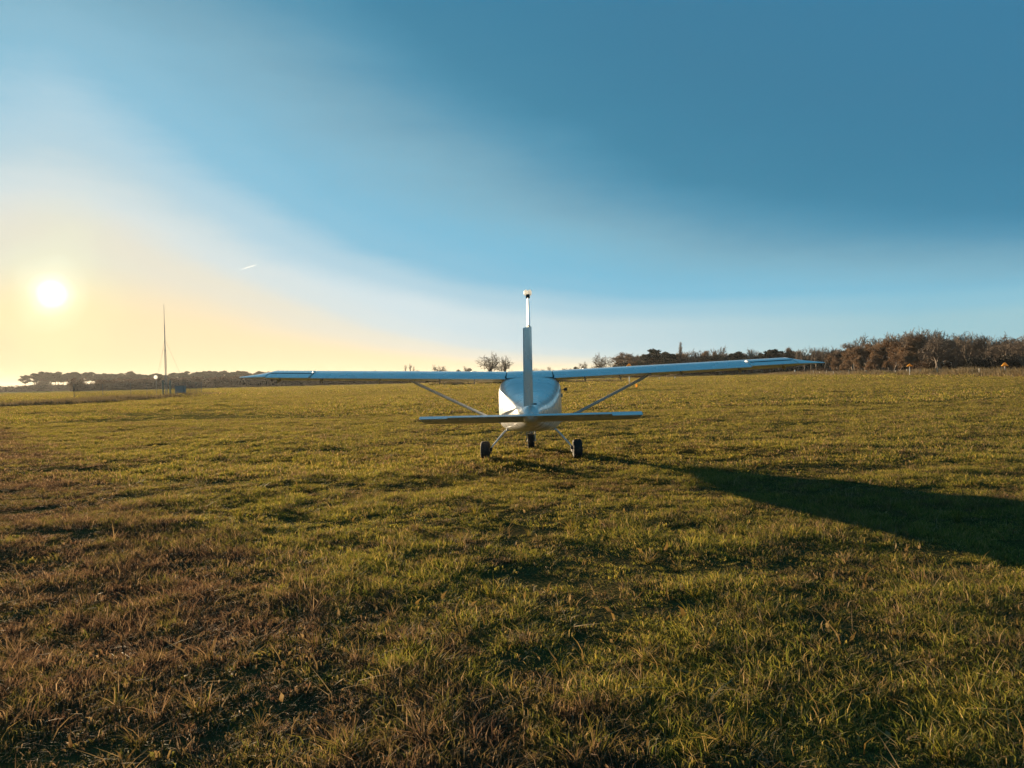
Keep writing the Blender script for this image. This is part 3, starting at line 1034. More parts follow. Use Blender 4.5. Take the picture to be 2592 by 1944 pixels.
# --- far pine wood on the sun side: see-through below the crowns near its left end
gp = 'pines of the long wood under the sun'
tops_l0 = [(62, 947), (88, 941), (108, 940), (128, 943), (150, 941), (172, 940), (196, 942), (218, 941), (242, 943), (262, 941), (286, 943), (306, 944), (330, 940), (352, 945), (374, 945), (398, 942), (416, 946)]
tops_r = [(438, 943), (458, 941), (476, 939), (494, 938), (512, 936), (530, 937), (548, 935), (566, 936), (584, 938), (602, 936), (622, 936), (642, 940), (660, 936), (680, 938), (700, 941)]
tops_l = sorted(tops_l0 + [(x + 11, t + 2) for x, t in tops_l0[1:]])
for i, (x, t) in enumerate(tops_l):
    lab = 'leftmost pine at the open end of the wood under the sun' if i == 0 else 'bare-trunked pine with sky below its crown' if x < 255 else 'pine in the sun-side wood between the trunks gap and the mast'
    px_tree(PIN[i % 4], 16, x + U(-4, 4), t - 1 + U(-2, 3.5), U(690, 720), U(0, 6), lab, group=None if i == 0 else ('pines with sky below their crowns' if x < 255 else 'pines left of the mast'), wide=1.5)
for i, (x, t) in enumerate(tops_r):
    px_tree(PIN[(i + 1) % 4], 16, x + U(-4, 4), t + U(-2, 3), U(680, 730), U(0, 6), 'pine in the dark wood between the mast and the wing tip', group='pines right of the mast', wide=1.7)
for i, x in enumerate(range(255, 700, 17)):       # second row, closing the view between the trunks
    px_tree(PIN[(i + 2) % 4], 16, x + U(-5, 5), hor(x) - U(28, 34), U(745, 790), U(0, 6), 'pine in the back row of the dark sun-side wood', group='back row pines of the sun-side wood', wide=1.7)
# scrub along the foot of the wood
k = 0
for x in range(-40, 1240, 15):
    near = 640 if x < 200 else 470 if x < 560 else 440 - (x - 560) * .15
    hh = U(10, 14) if x < 255 else U(15, 24) if x < 560 else U(19, 24) if x < 740 else U(11, 15)
    if x < 60: hh = U(7, 14)
    if x in (110, 185, 200): hh = U(24, 30)
    px_tree(SCR[k % 3], 2.6, x + U(-4, 4), hor(x) - hh, near + U(-20, 20), U(0, 6), 'brown scrub bush at the foot of the far wood' if x < 560 else 'brown bush in the far hedge below the left wing', 'bush',
            'scrub along the foot of the sun-side wood' if x < 560 else 'far hedge bushes behind the left wing', wide=.75 if hh > 24 and x < 255 else 2.0 if x < 560 else 1.9)
    k += 1
# --- far line behind the wing, low trees just showing above it
for i, (x, t, pr, lab) in enumerate([
        (925, 939, PINR[0], 'low round pine top just above the middle of the left wing'), (948, 937, PINR[1], 'rounder twin of the low pine tops above the left wing'),
        (1052, 938, SCR[0], 'dark bush top peeking over the left wing by thin saplings'), (1160, 934, PINR[0], 'small dark conifer left of the two big bare oaks'),
        (1190, 931, PINR[1], 'small dark conifer close beside the two big bare oaks')]):
    px_tree(pr, 12 if pr in PINR else 2.6, x, t, 640, U(0, 6), lab, 'tree' if pr in PINR else 'bush')
for i, (x, t) in enumerate([(1026, 924), (1038, 921), (1048, 927)]):
    px_tree(ASH[i], 14, x, t, 600, U(0, 6), 'thin bare sapling rising above the left wing', group='thin saplings above the left wing', wide=.35)
px_tree(OAK[1], 12, 1112, 925, 420, 1.0, 'small bare tree above the left wing, apart from the big oaks', wide=1.15)
px_tree(OAK[2], 12, 1182, 928, 520, 2.0, 'low bare tree behind the small dark conifers')
px_tree(OAK[0], 12, 1234, 896, 330, .4, 'big bare oak left of the tail fin, the taller of the pair', wide=1.05)
px_tree(OAK[2], 12, 1284, 903, 335, 2.6, 'bare oak beside the tail fin, the shorter of the pair', wide=1.05)
for i, x in enumerate(range(1205, 1420, 13)):
    px_tree(SCR[i % 3] if i % 3 else PINR[0], 2.6 if i % 3 else 12, x, hor(x) - U(12, 16), U(600, 680), U(0, 6), 'dark bush in the low far line behind the cabin roof', 'bush', 'far bushes behind the cabin roof', wide=1.6 if i % 3 else 1.2)
for i, (x, t) in enumerate([(1352, 932), (1372, 934), (1388, 929), (1402, 936)]):
    px_tree(ASH[i % 4], 14, x, t, 560, U(0, 6), 'faint bare tree far behind, right of the tail fin', group='faint far trees right of the fin', wide=1.2)
# --- right of the fin
px_tree(SCR[1], 2.6, 1436, 931, 420, .0, 'small thin bush over the right wing root', 'bush', wide=.8)
px_tree(PINR[1], 12, 1456, 927, 420, .5, 'dark rounded conifer over the right wing root')
px_tree(OAK[1], 12, 1474, 917, 400, 3.0, 'slender tree with tufted top beside the dark rounded conifer', wide=.7)
px_tree(OAK[0], 12, 1526, 897, 330, 3.4, 'broad bare tree standing alone over the right wing', wide=1.0)
px_tree(OAK[2], 12, 1549, 912, 335, .9, 'lower bare tree touching the broad lone one over the right wing')
px_tree(EVG[0], 3.4, 1580, 910, 300, 0, 'dark evergreen bush left of the orange marker over the wing', 'bush', wide=.85)
px_tree(ASH[0], 14, 1572, 904, 330, 1, 'thin bare tree behind the dark evergreen bush', wide=.8)
px_tree(ASH[1], 14, 1604, 897, 310, 2, 'bare tree just above the orange marker over the wing', wide=.8)
px_tree(RUS[0], 10, 1612, 907, 305, 1, 'brown thicket tree right above the orange marker', wide=.8)
px_tree(PINR[0], 12, 1628, 894, 300, 1, 'small dark pine beside the big round-topped pine')
px_tree(PIN[1], 16, 1656, 880, 300, .3, 'big round-topped dark pine, tallest left of the poplar', wide=1.7)
px_tree(PIN[3], 16, 1686, 888, 305, 2, 'dark pine close right of the big round-topped one', wide=1.5)
px_tree(POP, 15, 1722, 863, 300, 1, 'slim columnar poplar with bare top standing above the treeline')
mixed = [(1640, 906, 'R'), (1664, 902, 'R'), (1700, 894, 'P'), (1708, 898, 'R'), (1744, 892, 'A'), (1760, 886, 'A'), (1778, 892, 'R'), (1796, 889, 'R'), (1808, 884, 'A'), (1822, 888, 'R'), (1834, 878, 'A'), (1852, 893, 'P'), (1866, 888, 'P'),
         (1880, 894, 'R'), (1894, 884, 'A'), (1910, 886, 'A'), (1930, 892, 'R'), (1946, 883, 'P'), (1964, 882, 'P'), (1986, 881, 'R'), (1998, 887, 'R')]
for i, (x, t, kd) in enumerate(mixed):
    y = 300 - (x - 1700) * .12 + U(-8, 8)
    pr, h0, lab, gr, wd = {'R': (RUS[i % 3], 10, 'brown oak in the treeline above the right wing', 'brown oaks above the right wing', 1.0),
                           'P': (PIN[i % 4], 16, 'dark pine in the treeline above the right wing', 'dark pines above the right wing', 1.5),
                           'A': (ASH[i % 4], 14, 'bare tree in the treeline above the right wing', 'bare trees above the right wing', .9)}[kd]
    px_tree(pr, h0, x, t, y, U(0, 6), lab, group=gr, wide=wd)
# backing row of the same wood
for i, x in enumerate(range(1570, 2120, 16)):
    y = 330 - (x - 1700) * .13
    px_tree(RUS[i % 3], 10, x, 905 + U(-4, 8) - (8 if x > 1990 else 0), y + U(0, 20), U(0, 6), 'brown tree in the back row behind the right wing', group='back row of the wood behind the right wing', wide=1.35)
    px_tree(RUS[(i + 1) % 3] if i % 3 else ASH[i % 4], 10 if i % 3 else 14, x + 8, 897 + U(-6, 6) - (6 if x > 1990 else 0), y + U(-18, -4), U(0, 6), 'brown tree in the back row behind the right wing', group='back row of the wood behind the right wing', wide=1.3)
# --- right-hand wood: russet oaks rising to tall bare trees
bare_r = [(2018, 886), (2034, 883), (2052, 880), (2068, 884), (2086, 878), (2104, 880), (2124, 884)]
for i, (x, t) in enumerate(bare_r):
    px_tree(ASH[i % 4], 14, x, t, 240 - (x - 2018) * .35 + U(-5, 5), U(0, 6), 'bare tree between dark pines and russet oaks', group='bare trees beyond the right wing tip', wide=.85)
rus_r = [(2104, 894), (2122, 886), (2142, 884), (2160, 870), (2176, 876), (2198, 868), (2214, 878), (2234, 858), (2250, 866), (2270, 852), (2288, 862), (2304, 850), (2150, 905), (2185, 900), (2225, 896), (2262, 890), (2296, 888), (2120, 912), (2204, 908), (2246, 905), (2280, 900)]
for i, (x, t) in enumerate(rus_r):
    y = 205 - (x - 2100) * .30 + U(-6, 10) + (10 if i < 12 else -8)
    px_tree(RUS[i % 3], 10, x, t, y, U(0, 6), 'tall russet oak of the clump by the wing tip' if i < 12 else 'low russet tree before the clump by the wing tip',
            group='russet oaks right of the wing tip' if i < 12 else 'low russet trees right of the wing tip', wide=1.1)
for i, (x, t) in enumerate([(2160, 862), (2190, 850), (2212, 856), (2238, 848), (2258, 846)]):
    px_tree(ASH[(i + 1) % 4], 14, x, t, 190 - (x - 2160) * .2, U(0, 6), 'bare crown poking out of the russet clump', group='bare crowns in the russet clump')
tall_r = [(2292, 842), (2314, 836), (2338, 834), (2360, 838), (2384, 846), (2404, 850), (2426, 843), (2448, 848), (2470, 846), (2492, 850), (2514, 856), (2534, 850), (2556, 852), (2578, 848), (2602, 850), (2630, 846), (2660, 852), (2302, 848), (2326, 842), (2350, 846), (2372, 850), (2415, 856), (2437, 852), (2459, 858), (2481, 856), (2503, 862), (2545, 858), (2567, 856), (2590, 858)]
for i, (x, t) in enumerate(tall_r):
    y = 160 - (x - 2290) * .12 + U(-6, 8)
    px_tree((ASH + OAK)[i % 7], 14 if i % 7 < 4 else 12, x, t, y, U(0, 6), 'tall bare tree in the right-hand wood', group='tall bare trees of the right-hand wood', wide=.95)
    px_tree(ASH[(i + 2) % 4], 14, x + U(-8, 8), t + U(10, 22), y + U(8, 22), U(0, 6), 'bare tree further back in the right-hand wood', group='bare trees deeper in the right-hand wood', wide=.8)
    px_tree(OAK[i % 3], 12, x + U(-8, 8), t + U(18, 34), y + U(4, 22), U(0, 6), 'bare tree further back in the right-hand wood', group='bare trees deeper in the right-hand wood', wide=.9)
for i, (x, t) in enumerate([(2316, 902), (2338, 912), (2362, 908), (2386, 918), (2330, 926), (2400, 924), (2416, 914), (2434, 920), (2350, 930)]):
    px_tree(SCR[i % 3], 2.6, x, t, 150 + U(-5, 5), U(0, 6), 'brown bush below the tall bare trees', 'bush', 'bushes below the tall bare trees', wide=.9)
for i, (x, t, w, lab) in enumerate([(2466, 902, .9, 'dark evergreen shrub at the left of the dense clump under the bare trees'), (2506, 893, 1.0, 'tallest dark evergreen shrub, between the marker and the bare trees'),
                                    (2548, 895, 1.0, 'dark evergreen shrub right behind the rightmost orange marker'), (2584, 908, .9, 'dark evergreen shrub at the right edge of the photo')]):
    px_tree(EVG[i % 2], 3.4, x, t, 122, U(0, 6), lab, 'shrub', wide=w)
for i, x in enumerate(range(1960, 2420, 22)):
    px_tree(SCR[i % 3], 2.6, x, (932 if x < 2100 else 938) + U(-3, 3), 300 - (x - 1960) * .75 if x < 2120 else 178 - (x - 2120) * .16, U(0, 6), 'dark low bush along the foot of the right-hand wood', 'bush', 'low bushes along the right-hand fence', wide=1.5)
for i, x in enumerate(range(2010, 2450, 15)):     # thicket closing the view under the crowns
    px_tree(SCR[i % 3], 2.6, x, 919 + U(-4, 5), 262 - (x - 2010) * .14, U(0, 6), 'brown thicket bush in the back row under the right-hand wood', 'bush', 'back row thicket under the right-hand wood', wide=1.1)
for i, x in enumerate(range(1640, 1960, 22)):
    px_tree(SCR[i % 3], 2.6, x, 931 + U(-3, 3), 290, U(0, 6), 'brown low bush below the right wing', 'bush', 'low bushes below the right wing', wide=2.0)


# front rows are told apart by their place along the row; the merged back rows keep one label
for (gr, lab), row in ROWS.items():
    if 'back row' in gr or 'deeper' in gr or 'hedge' in gr or 'scrub' in gr: continue
    row.sort(key=lambda r: r[0])
    for i, (_, o) in enumerate(row):
        o['label'] = f'{lab}, {ordinal(i)} from the left' if len(row) > 1 else lab


# ------------------------------------------------------------------ rough grass banks, fence, markers, mast
def rough_strip(name, pts, width, h, per_m, label, seed, size=.1):
    g = np.random.default_rng(seed); V, F, n = [], [], 0
    for (a, b) in zip(pts[:-1], pts[1:]):
        a = np.array(a); b = np.array(b); L = np.linalg.norm(b - a); m = int(L * per_m)
        d = (b - a) / L; nv = np.array((-d[1], d[0]))
        p = a + np.outer(g.random(m), b - a) + np.outer((g.random(m) - .5) * width, nv)
        ang = g.random(m) * 6.283; hh = h * (.35 + .8 * g.random(m)) * (.7 + 1.2 * np.maximum(0, vnoise(p[:, 0] / 3, p[:, 1] / 3, 5) + .3))
        w = size * (.5 + g.random(m)); z0 = np.zeros(m)
        dx, dy = np.cos(ang) * w, np.sin(ang) * w
        ln = g.normal(0, .3, (m, 2)) * hh[:, None]
        V.append(np.stack([np.stack([p[:, 0] - dx, p[:, 1] - dy, z0], 1), np.stack([p[:, 0] + dx, p[:, 1] + dy, z0], 1),
                           np.stack([p[:, 0] + ln[:, 0], p[:, 1] + ln[:, 1], hh], 1)], 1).reshape(-1, 3))
        F.append(np.arange(m * 3).reshape(-1, 3) + n); n += m * 3
    o = mobj(name, np_mesh(name, np.concatenate(V), F3=np.concatenate(F), mat=M['rough']))
    tag(o, label, 'grass', kind='stuff')


def g2(px, y):
    p = at(px, 955, y); return (p.x, p.y)


rough_strip('rough_grass', [g2(1090, 165), g2(1300, 158), g2(1420, 150), g2(1585, 150)], 4.0, .75, 260, 'strip of long dry grass behind the cabin and right wing root', 1, .06)
rough_strip('rough_grass', [g2(-60, 62), g2(150, 68), g2(330, 84), g2(520, 106)], 7.0, .45, 300, 'band of long brown grass in front of the mast enclosure', 2, .05)
rough_strip('rough_grass', [g2(560, 640), g2(900, 640), g2(1240, 640)], 8, 1.2, 60, 'pale dry grass edge along the far hedge', 3, .25)
rough_strip('rough_grass', [g2(1640, 270), g2(1900, 262), g2(2040, 205), g2(2150, 160), g2(2320, 124), g2(2480, 98), g2(2640, 80)], 3.5, .85, 220, 'pale dry grass along the right-hand field edge', 4, .06)


def fence(pts, spacing, h, label):
    root = empty('wire_fence', (0, 0, 0)); tag(root, label, 'fence')
    pm = MB().box((0, 0, h / 2 - .1), (.13, .13, h + .2)).mesh('post', M['post'], False)
    P_ = []
    for a, b in zip(pts[:-1], pts[1:]):
        a = Vector((*a, 0)); b = Vector((*b, 0)); n = max(1, int((b - a).length / spacing))
        for i in range(n):
            P_.append(a + (b - a) * (i / n))
    for p in P_:
        o = mobj('post', pm, root, p)
        o.rotation_euler = (U(-.06, .06), U(-.06, .06), U(0, 1.5)); o.scale = (1, 1, U(.85, 1.15))
    for z in (.35, .65, .95):
        MB().tube([p + Vector((0, 0, z)) for p in P_], .008, 4).build('wire', M['wire'], root)


fence([g2(2060, 190), g2(2150, 156), g2(2240, 140), g2(2330, 121), g2(2480, 97), g2(2600, 84)], 6.2, 1.15, 'post and wire fence along the foot of the right-hand wood')


def marker(px, y, h, label, cap_w=.95):
    b = ground_at(px, y); r = empty('field_marker', b); tag(r, label, 'marker', 'orange capped field markers')
    MB().tube([(0, 0, -.1), (0, 0, h - .30)], [.07, .06], 8).build('post', M['white'], r)
    c = MB(); w = cap_w / 2
    rings = [[Vector((math.cos(a) * w * k, math.sin(a) * w * k, z)) for a in np.linspace(0, 2 * math.pi, 14, endpoint=False)] for k, z in ((1.0, h - .44), (1.0, h - .41), (.52, h - .18), (.10, h), (.02, h + .01))]
    c.loft(rings).build('cap', M['orange'], r)


marker(2303, 122, 2.05, 'orange capped marker on a white post before the russet oaks')
marker(2544, 92, 1.75, 'rightmost orange capped marker, before the dark evergreen shrubs', .8)
marker(1593, 118, 3.15, 'orange marker cap showing above the right wing', .95)


def plate(px, y, w, h, mat, label, lean, cat='marker', name='runway_marker'):
    b = ground_at(px, y); r = empty(name, b); tag(r, label, cat, 'small markers along the grass runway')
    rt = Matrix.Rotation(R(lean), 3, 'Y')
    MB().box(rt @ Vector((0, 0, h * .62)), (w, .05, h * .76), rt).build('panel', M[mat], r, smooth=False)
    MB().tube([(0, .03, -.1), rt @ Vector((0, .04, h * .5))], .02, 5).build('stake', M['steel'], r)


plate(1667, 163, .28, .62, 'white', 'small white marker on the grass right of the wing strut, the nearer of two', 20)
plate(1707, 182, .28, .66, 'white', 'small white marker on the grass, second to the right of the wing strut', 20)
plate(1896, 262, .8, .7, 'white', 'white marker on the far grass below the aileron gap of the right wing', 5)
plate(1610, 74, .16, .44, 'orange', 'small orange and thin marker on the grass below the right wing strut', 4)
plate(2012, 215, .3, 1.6, 'white', 'tall pale marker just below the right wing tip', 3)


def mast():
    b = ground_at(420, 112)
    r = empty('radio_mast', b); tag(r, 'tall thin lattice mast rising above the left horizon', 'mast')
    H_ = at(420, 770, 112).z
    low = MB(); w = .16
    for k in range(3):
        a = k * 2.094
        low.tube([(math.cos(a) * w, math.sin(a) * w, -.1), (math.cos(a) * w * .7, math.sin(a) * w * .7, H_ * .5)], .03, 5)
    n = 24
    for i in range(n):
        z0, z1 = H_ * .5 * i / n, H_ * .5 * (i + 1) / n
        for k in range(3):
            a, a2 = k * 2.094, (k + 1) * 2.094
            f0, f1 = 1 - .3 * i / n, 1 - .3 * (i + 1) / n
            low.tube([(math.cos(a) * w * f0, math.sin(a) * w * f0, z0), (math.cos(a2) * w * f1, math.sin(a2) * w * f1, z1)], .012, 4)
    low.build('lattice_section', M['steel'], r)
    up = MB()
    up.tube([(0, 0, H_ * .49), (0, 0, H_ * .78)], [.075, .055], 6)
    up.build('upper_tube', M['steel'], r)
    MB().tube([(0, 0, H_ * .78), (0, 0, H_)], [.04, .018], 6).build('whip', M['steel'], r)
    for k in range(3):
        a = k * 2.094 + .5
        MB().tube([(0, 0, H_ * .62), (math.cos(a) * 3.2, math.sin(a) * 3.2, 0)], .009, 4).build('guy_wire', M['wire'], r)
    MB().lathe((0, 0, H_ * .5), (0, 0, 1), [(-.05, .05), (-.04, .15), (.04, .15), (.05, .05)], 10).build('collar', M['steel'], r)


mast()


def enclosure():
    A = [g2(186, 105), g2(330, 108), g2(412, 108), g2(430, 108), g2(510, 122)]
    root = empty('mesh_enclosure', (0, 0, 0)); tag(root, 'wire mesh fence with thin posts round the foot of the mast', 'fence')
    h = 2.0
    pts = []
    for a, b in zip(A[:-1], A[1:]):
        a = Vector((*a, 0)); b = Vector((*b, 0)); L = (b - a).length; n = max(1, round(L / 3))
        for i in range(n): pts.append(a + (b - a) * i / n)
    pts.append(Vector((*A[-1], 0)))
    pm = MB().tube([(0, 0, -.1), (0, 0, h)], .04, 6).mesh('post', M['wire'])
    for p in pts: mobj('post', pm, root, p)
    mb = MB()
    for a, b in zip(pts[:-1], pts[1:]):
        L = (b - a).length; d = (b - a).normalized()
        for z in np.arange(.05, h, .16):
            mb.tube([a + Vector((0, 0, z)), b + Vector((0, 0, z))], .009, 3, caps=False)
        for s in np.arange(.08, L, .16):
            q = a + d * s
            mb.tube([q + Vector((0, 0, .02)), q + Vector((0, 0, h - .05))], .009, 3, caps=False)
    o = mb.build('wire_mesh', M['wire'], root); o['kind'] = 'stuff'
    gate = pts[min(range(len(pts)), key=lambda i: abs(pts[i].x - A[2][0]))]
    for q in (A[2], A[3]):
        MB().box((q[0], q[1], 1.15), (.16, .16, 2.3)).build('gate_post', M['post'], root, smooth=False)
    b = ground_at(456, 124)
    r = empty('equipment_cabinet', b); tag(r, 'blue grey equipment cabinet inside the mesh fence by the mast', 'cabinet')
    MB().box((0, 0, .75), (1.5, .8, 1.3)).build('body', M['blue'], r, smooth=False)
    MB().box((0, 0, 1.43), (1.62, .92, .06)).build('roof', M['steel'], r, smooth=False)
    for s in (-1, 1):
        MB().box((s * .365, -.412, .75), (.70, .02, 1.2)).build('door', M['blue'], r, smooth=False)
    b = ground_at(395, 112)
    r = empty('glint_disc', b); tag(r, 'translucent disc on a pole added for the sun glint left of the mast', 'glint')
    zc = at(395, 955, 112).z
    MB().tube([(0, 0, -.1), (0, 0, zc)], .03, 6).build('pole', M['steel'], r)
    MB().lathe((0, -.05, zc), (0, -1, 0), [(0, .04), (.02, .20), (.07, .29), (.08, .27), (.03, .04)], 18).build('disc', M['lens'], r)  # added translucent disc that imitates a glint of sunlight


enclosure()


def contrail():
    a = at(610, 682, 5000); b = at(648, 671, 5000)
    d = b - a; n = 9; pts = []; rd = []
    for i in range(n):
        t = i / (n - 1); pts.append(a + d * t); rd.append(max(.3, 4.2 * math.sin(math.pi * min(1, t * .8 + .08)) ** .8))
    m, nt, p, out = new_mat('contrail_ice')
    tr = N(nt, 'ShaderNodeBsdfTransparent'); tl = N(nt, 'ShaderNodeBsdfTranslucent'); tl.inputs[0].default_value = (.9, .93, .95, 1)
    mx = N(nt, 'ShaderNodeMixShader'); mx.inputs[0].default_value = .08
    nt.links.new(tr.outputs[0], mx.inputs[1]); nt.links.new(tl.outputs[0], mx.inputs[2]); nt.links.new(mx.outputs[0], out.inputs[0])
    o = MB().tube(pts, rd, 10).build('contrail', m)
    tag(o, 'short white contrail streak in the pale sky right of the sun', 'contrail', kind='stuff')


contrail()

# ------------------------------------------------------------------ air
def haze():
    m = bpy.data.materials.new('haze_air'); m.use_nodes = True
    nt = m.node_tree; nt.nodes.remove(nt.nodes['Principled BSDF'])
    v = N(nt, 'ShaderNodeVolumePrincipled')
    v.inputs['Color'].default_value = (.93, .92, .90, 1); v.inputs['Density'].default_value = .00007; v.inputs['Anisotropy'].default_value = .4
    nt.links.new(v.outputs[0], nt.nodes['Material Output'].inputs['Volume'])
    o = MB().box((0, 1300, 14.5), (6400, 3700, 33)).build('haze', m, smooth=False)
    tag(o, 'thin warm evening haze over the whole field', 'haze', kind='stuff')


haze()

# ------------------------------------------------------------------ grass
def blades(n, rad, hmin, hmax, wid, lean, g, cexp=1.0, seg=2, lying=0.0):
    """n bent blades inside a disc; returns vertices, quads, triangles and the c, h attributes"""
    rr = rad * np.sqrt(g.random(n)); th = g.random(n) * 6.283
    bx, by = rr * np.cos(th), rr * np.sin(th)
    h = hmin + (hmax - hmin) * g.random(n) ** 1.6
    la = th + g.normal(0, .9, n)
    ln = lean * h * (.3 + g.random(n))
    if lying: ly = g.random(n) < lying; ln = np.where(ly, h * 1.3, ln); h = np.where(ly, h * .25, h)
    wa = g.random(n) * 3.1416
    w = wid * (.6 + .8 * g.random(n))
    c = g.random(n) ** cexp
    V, A, Hh = [], [], []
    ts = [0, .55, 1.0] if seg == 2 else [0, .35, .7, 1.0]
    for t in ts:
        ox = np.cos(la) * ln * t ** 2; oy = np.sin(la) * ln * t ** 2
        z = h * t * (1 - .18 * t * np.minimum(1, ln / h))
        k = (1 - t ** 2 * .55) * w / 2
        if t < 1:
            V.append(np.stack([bx + ox - np.cos(wa) * k, by + oy - np.sin(wa) * k, z - (.02 if t == 0 else 0)], 1))
            V.append(np.stack([bx + ox + np.cos(wa) * k, by + oy + np.sin(wa) * k, z - (.02 if t == 0 else 0)], 1))
            A += [c, c]; Hh += [np.full(n, t)] * 2
        else:
            V.append(np.stack([bx + ox, by + oy, z], 1)); A.append(c); Hh.append(np.full(n, 1.0))
    V = np.concatenate(V); A = np.concatenate(A); Hh = np.concatenate(Hh)
    i = np.arange(n); Q = []
    for s in range(len(ts) - 2):
        Q.append(np.stack([i + 2 * s * n, i + (2 * s + 1) * n, i + (2 * s + 3) * n, i + (2 * s + 2) * n], 1))
    s = len(ts) - 2
    T = np.stack([i + 2 * s * n, i + (2 * s + 1) * n, i + (2 * s + 2) * n], 1)
    return V, np.concatenate(Q), T, A, Hh


def tuft_mesh(name, seed, mat, *a, **k):
    V, Q, T, A, Hh = blades(*a, g=np.random.default_rng(seed), **k)
    return np_mesh(name, V, F3=T, F4=Q, mat=mat, attrs={'c': A, 'h': Hh})


def scatter(name, protos, pts, rot, scl, idx, label, cat='grass'):
    """geometry-node scatter of tuft meshes over given points"""
    col = bpy.data.collections.new(name + '_tufts')
    for i, me in enumerate(protos):
        o = bpy.data.objects.new(f'{name}_tuft_{i:02d}', me); col.objects.link(o)
    me = bpy.data.meshes.new(name)
    me.vertices.add(len(pts)); me.vertices.foreach_set('co', np.asarray(pts, np.float32).ravel())
    a = me.attributes.new('rot', 'FLOAT_VECTOR', 'POINT'); a.data.foreach_set('vector', np.asarray(rot, np.float32).ravel())
    a = me.attributes.new('scl', 'FLOAT_VECTOR', 'POINT'); a.data.foreach_set('vector', np.asarray(scl, np.float32).ravel())
    a = me.attributes.new('idx', 'INT', 'POINT'); a.data.foreach_set('value', np.asarray(idx, np.int32))
    ng = bpy.data.node_groups.new(name + '_scatter', 'GeometryNodeTree')
    ng.interface.new_socket('Geometry', in_out='INPUT', socket_type='NodeSocketGeometry')
    ng.interface.new_socket('Geometry', in_out='OUTPUT', socket_type='NodeSocketGeometry')
    gi, go = ng.nodes.new('NodeGroupInput'), ng.nodes.new('NodeGroupOutput')
    m2p = ng.nodes.new('GeometryNodeMeshToPoints')
    ci = ng.nodes.new('GeometryNodeCollectionInfo'); ci.inputs['Collection'].default_value = col
    ci.inputs['Separate Children'].default_value = True; ci.inputs['Reset Children'].default_value = True
    iop = ng.nodes.new('GeometryNodeInstanceOnPoints'); iop.inputs['Pick Instance'].default_value = True
    def na(n_, t):
        x = ng.nodes.new('GeometryNodeInputNamedAttribute'); x.data_type = t; x.inputs[0].default_value = n_
        return [s for s in x.outputs if s.enabled and s.name == 'Attribute'][0]
    e2r = ng.nodes.new('FunctionNodeEulerToRotation')
    L = ng.links.new
    L(gi.outputs[0], m2p.inputs['Mesh']); L(m2p.outputs[0], iop.inputs['Points']); L(ci.outputs[0], iop.inputs['Instance'])
    L(na('rot', 'FLOAT_VECTOR'), e2r.inputs[0]); L(e2r.outputs[0], iop.inputs['Rotation'])
    L(na('scl', 'FLOAT_VECTOR'), iop.inputs['Scale']); L(na('idx', 'INT'), iop.inputs['Instance Index'])
    L(iop.outputs[0], go.inputs[0])
    o = mobj(name, me)
    md = o.modifiers.new('scatter', 'NODES'); md.node_group = ng
    tag(o, label, cat, kind='stuff')
    return o


def field_points(g, y0, y1, sp, margin=2.7):
    """jittered grid over the field in view between two distances, a little wider than the frame"""
    out = []
    hw = lambda y: .70 * y + margin
    for y in np.arange(y0, y1, sp):
        n = int(2 * hw(y) / sp)
        x = -hw(y) + (np.arange(n) + g.random(n)) * sp
        out.append(np.stack([x, y + (g.random(n) - .5) * sp * 1.6], 1))
    return np.concatenate(out)


g = np.random.default_rng(77)
near = [tuft_mesh('turf_tuft', 100 + i, M['grass'], 110, .10, .012, .042, .0036, 1.7, cexp=1.15, lying=.42) for i in range(6)]
near += [tuft_mesh('turf_tuft', 110 + i, M['grass'], 80, .085, .02, .062, .0038, 1.5, cexp=1.0, lying=.30) for i in range(3)]
near += [tuft_mesh('turf_tuft', 115 + i, M['grass'], 60, .10, .010, .024, .0095, 1.6, cexp=1.3, lying=.5) for i in range(2)]
mid = [tuft_mesh('turf_tuft', 120 + i, M['grass'], 120, .20, .014, .046, .0075, 1.6, cexp=1.1, lying=.35) for i in range(5)]
farp = [tuft_mesh('turf_tuft', 130 + i, M['grass'], 120, .55, .02, .06, .022, 1.0, cexp=1.1) for i in range(4)]
vfar = [tuft_mesh('turf_tuft', 140 + i, M['grass'], 130, 1.7, .03, .085, .065, .9, cexp=1.1) for i in range(3)]
protos = near + mid + farp + vfar
PT, RO, SC, ID = [], [], [], []
for (y0, y1, sp, lo, hi) in ((1.3, 5.0, .062, 0, 11), (5.0, 11, .078, 0, 11), (11, 30, .15, 11, 16), (30, 85, .45, 16, 20), (85, 260, 1.5, 20, 23)):
    p = field_points(g, y0, y1, sp)
    n = len(p)
    # clumps: height of the sward follows slow noise, thin worn places have little
    cl = vnoise(p[:, 0] / .45, p[:, 1] / .45, 21) + .7 * vnoise(p[:, 0] / 1.4, p[:, 1] / 1.1, 22) + .45 * vnoise(p[:, 0] / .17, p[:, 1] / .17, 23)
    if y0 > 29: cl = 1.3 * vnoise(p[:, 0] / 4, p[:, 1] / 2.4, 24) + .6 * vnoise(p[:, 0] / 9, p[:, 1] / 6, 25)
    hs = np.clip(.9 + 1.25 * cl, .35, 1.7)
    keep = g.random(n) < np.clip(1.05 + 1.9 * cl, .22, 1)
    p, hs = p[keep], hs[keep]; n = len(p)
    z = hgt(p[:, 0], p[:, 1])
    PT.append(np.column_stack([p, z]))
    RO.append(np.column_stack([g.normal(0, .13, n), g.normal(0, .13, n), g.random(n) * 6.283]))
    s = .8 + .5 * g.random(n)
    SC.append(np.column_stack([s, s, s * hs]))
    if lo == 0:
        k = np.where(cl[keep] > .16, g.integers(4, 9, n), g.integers(0, 6, n))
        k = np.where(g.random(n) < .22, g.integers(9, 11, n), k)
    else:
        k = g.integers(lo, hi, n)
    ID.append(k)
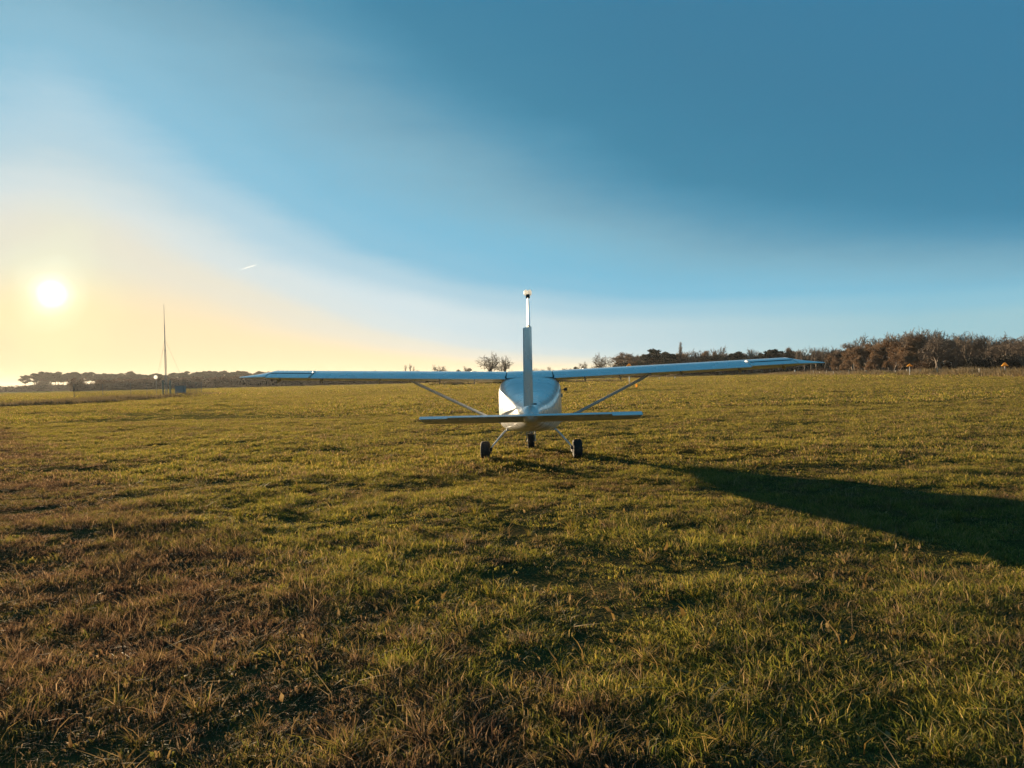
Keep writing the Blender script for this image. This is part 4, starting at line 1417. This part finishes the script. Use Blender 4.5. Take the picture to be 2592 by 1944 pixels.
scatter('turf_grass', protos, np.concatenate(PT), np.concatenate(RO), np.concatenate(SC), np.concatenate(ID), 'short green and yellow turf covering the airfield')

# longer tussocks, mostly near the camera
tall = [tuft_mesh('tussock', 200 + i, M['tall'], 46, .035, .06, .19, .0042, 1.0, cexp=1.0, seg=3) for i in range(5)]
p = np.concatenate([np.column_stack([g.uniform(-1, 1, 300) * (.7 * np.linspace(1.6, 8, 300) + .5), np.linspace(1.6, 8, 300)]), field_points(g, 8, 30, 1.15)])
p = p[(vnoise(p[:, 0] / 1.1, p[:, 1] / 1.1, 31) + .35 * g.normal(0, 1, len(p))) > .05]
hand = [at(1560, 1700, 3.2), at(1590, 1720, 3.1), at(1480, 1720, 3.1), at(1510, 1850, 2.75), at(300, 1690, 3.2), at(410, 1690, 3.2), at(1350, 1890, 2.7), at(880, 1840, 2.8), at(2400, 1880, 2.7), at(2590, 1590, 3.8), at(1010, 1560, 4.0)]
p = np.concatenate([p, np.array([(q.x, q.y) for q in hand])])
n = len(p); s = g.uniform(.45, .95, n)
scatter('tall_grass', tall, np.column_stack([p, hgt(p[:, 0], p[:, 1])]), np.column_stack([g.normal(0, .2, n), g.normal(0, .2, n), g.random(n) * 6.283]), np.column_stack([s, s, s]), g.integers(0, 5, n),
        'longer tussocks standing out of the turf near the camera')

# dry straw and fallen leaves lying in the sward
straw = [tuft_mesh('straw', 300 + i, M['straw'], 5, .10, .06, .17, .0058, 1.3, cexp=.8, lying=.75, seg=3) for i in range(4)]
leafl = [tuft_mesh('straw', 310 + i, M['straw'], 3, .05, .03, .055, .018, 1.0, cexp=.7, lying=.5) for i in range(3)]
p = np.concatenate([field_points(g, 1.5, 5, .19), field_points(g, 5, 12, .36), field_points(g, 12, 32, .9)])
n = len(p); s = g.uniform(.6, 1.2, n)
scatter('dry_grass', straw + leafl, np.column_stack([p, hgt(p[:, 0], p[:, 1]) + .015]), np.column_stack([g.normal(0, .25, n), g.normal(0, .25, n), g.random(n) * 6.283]), np.column_stack([s, s, s]), g.integers(0, 7, n),
        'dry straws and fallen leaves lying in the turf')
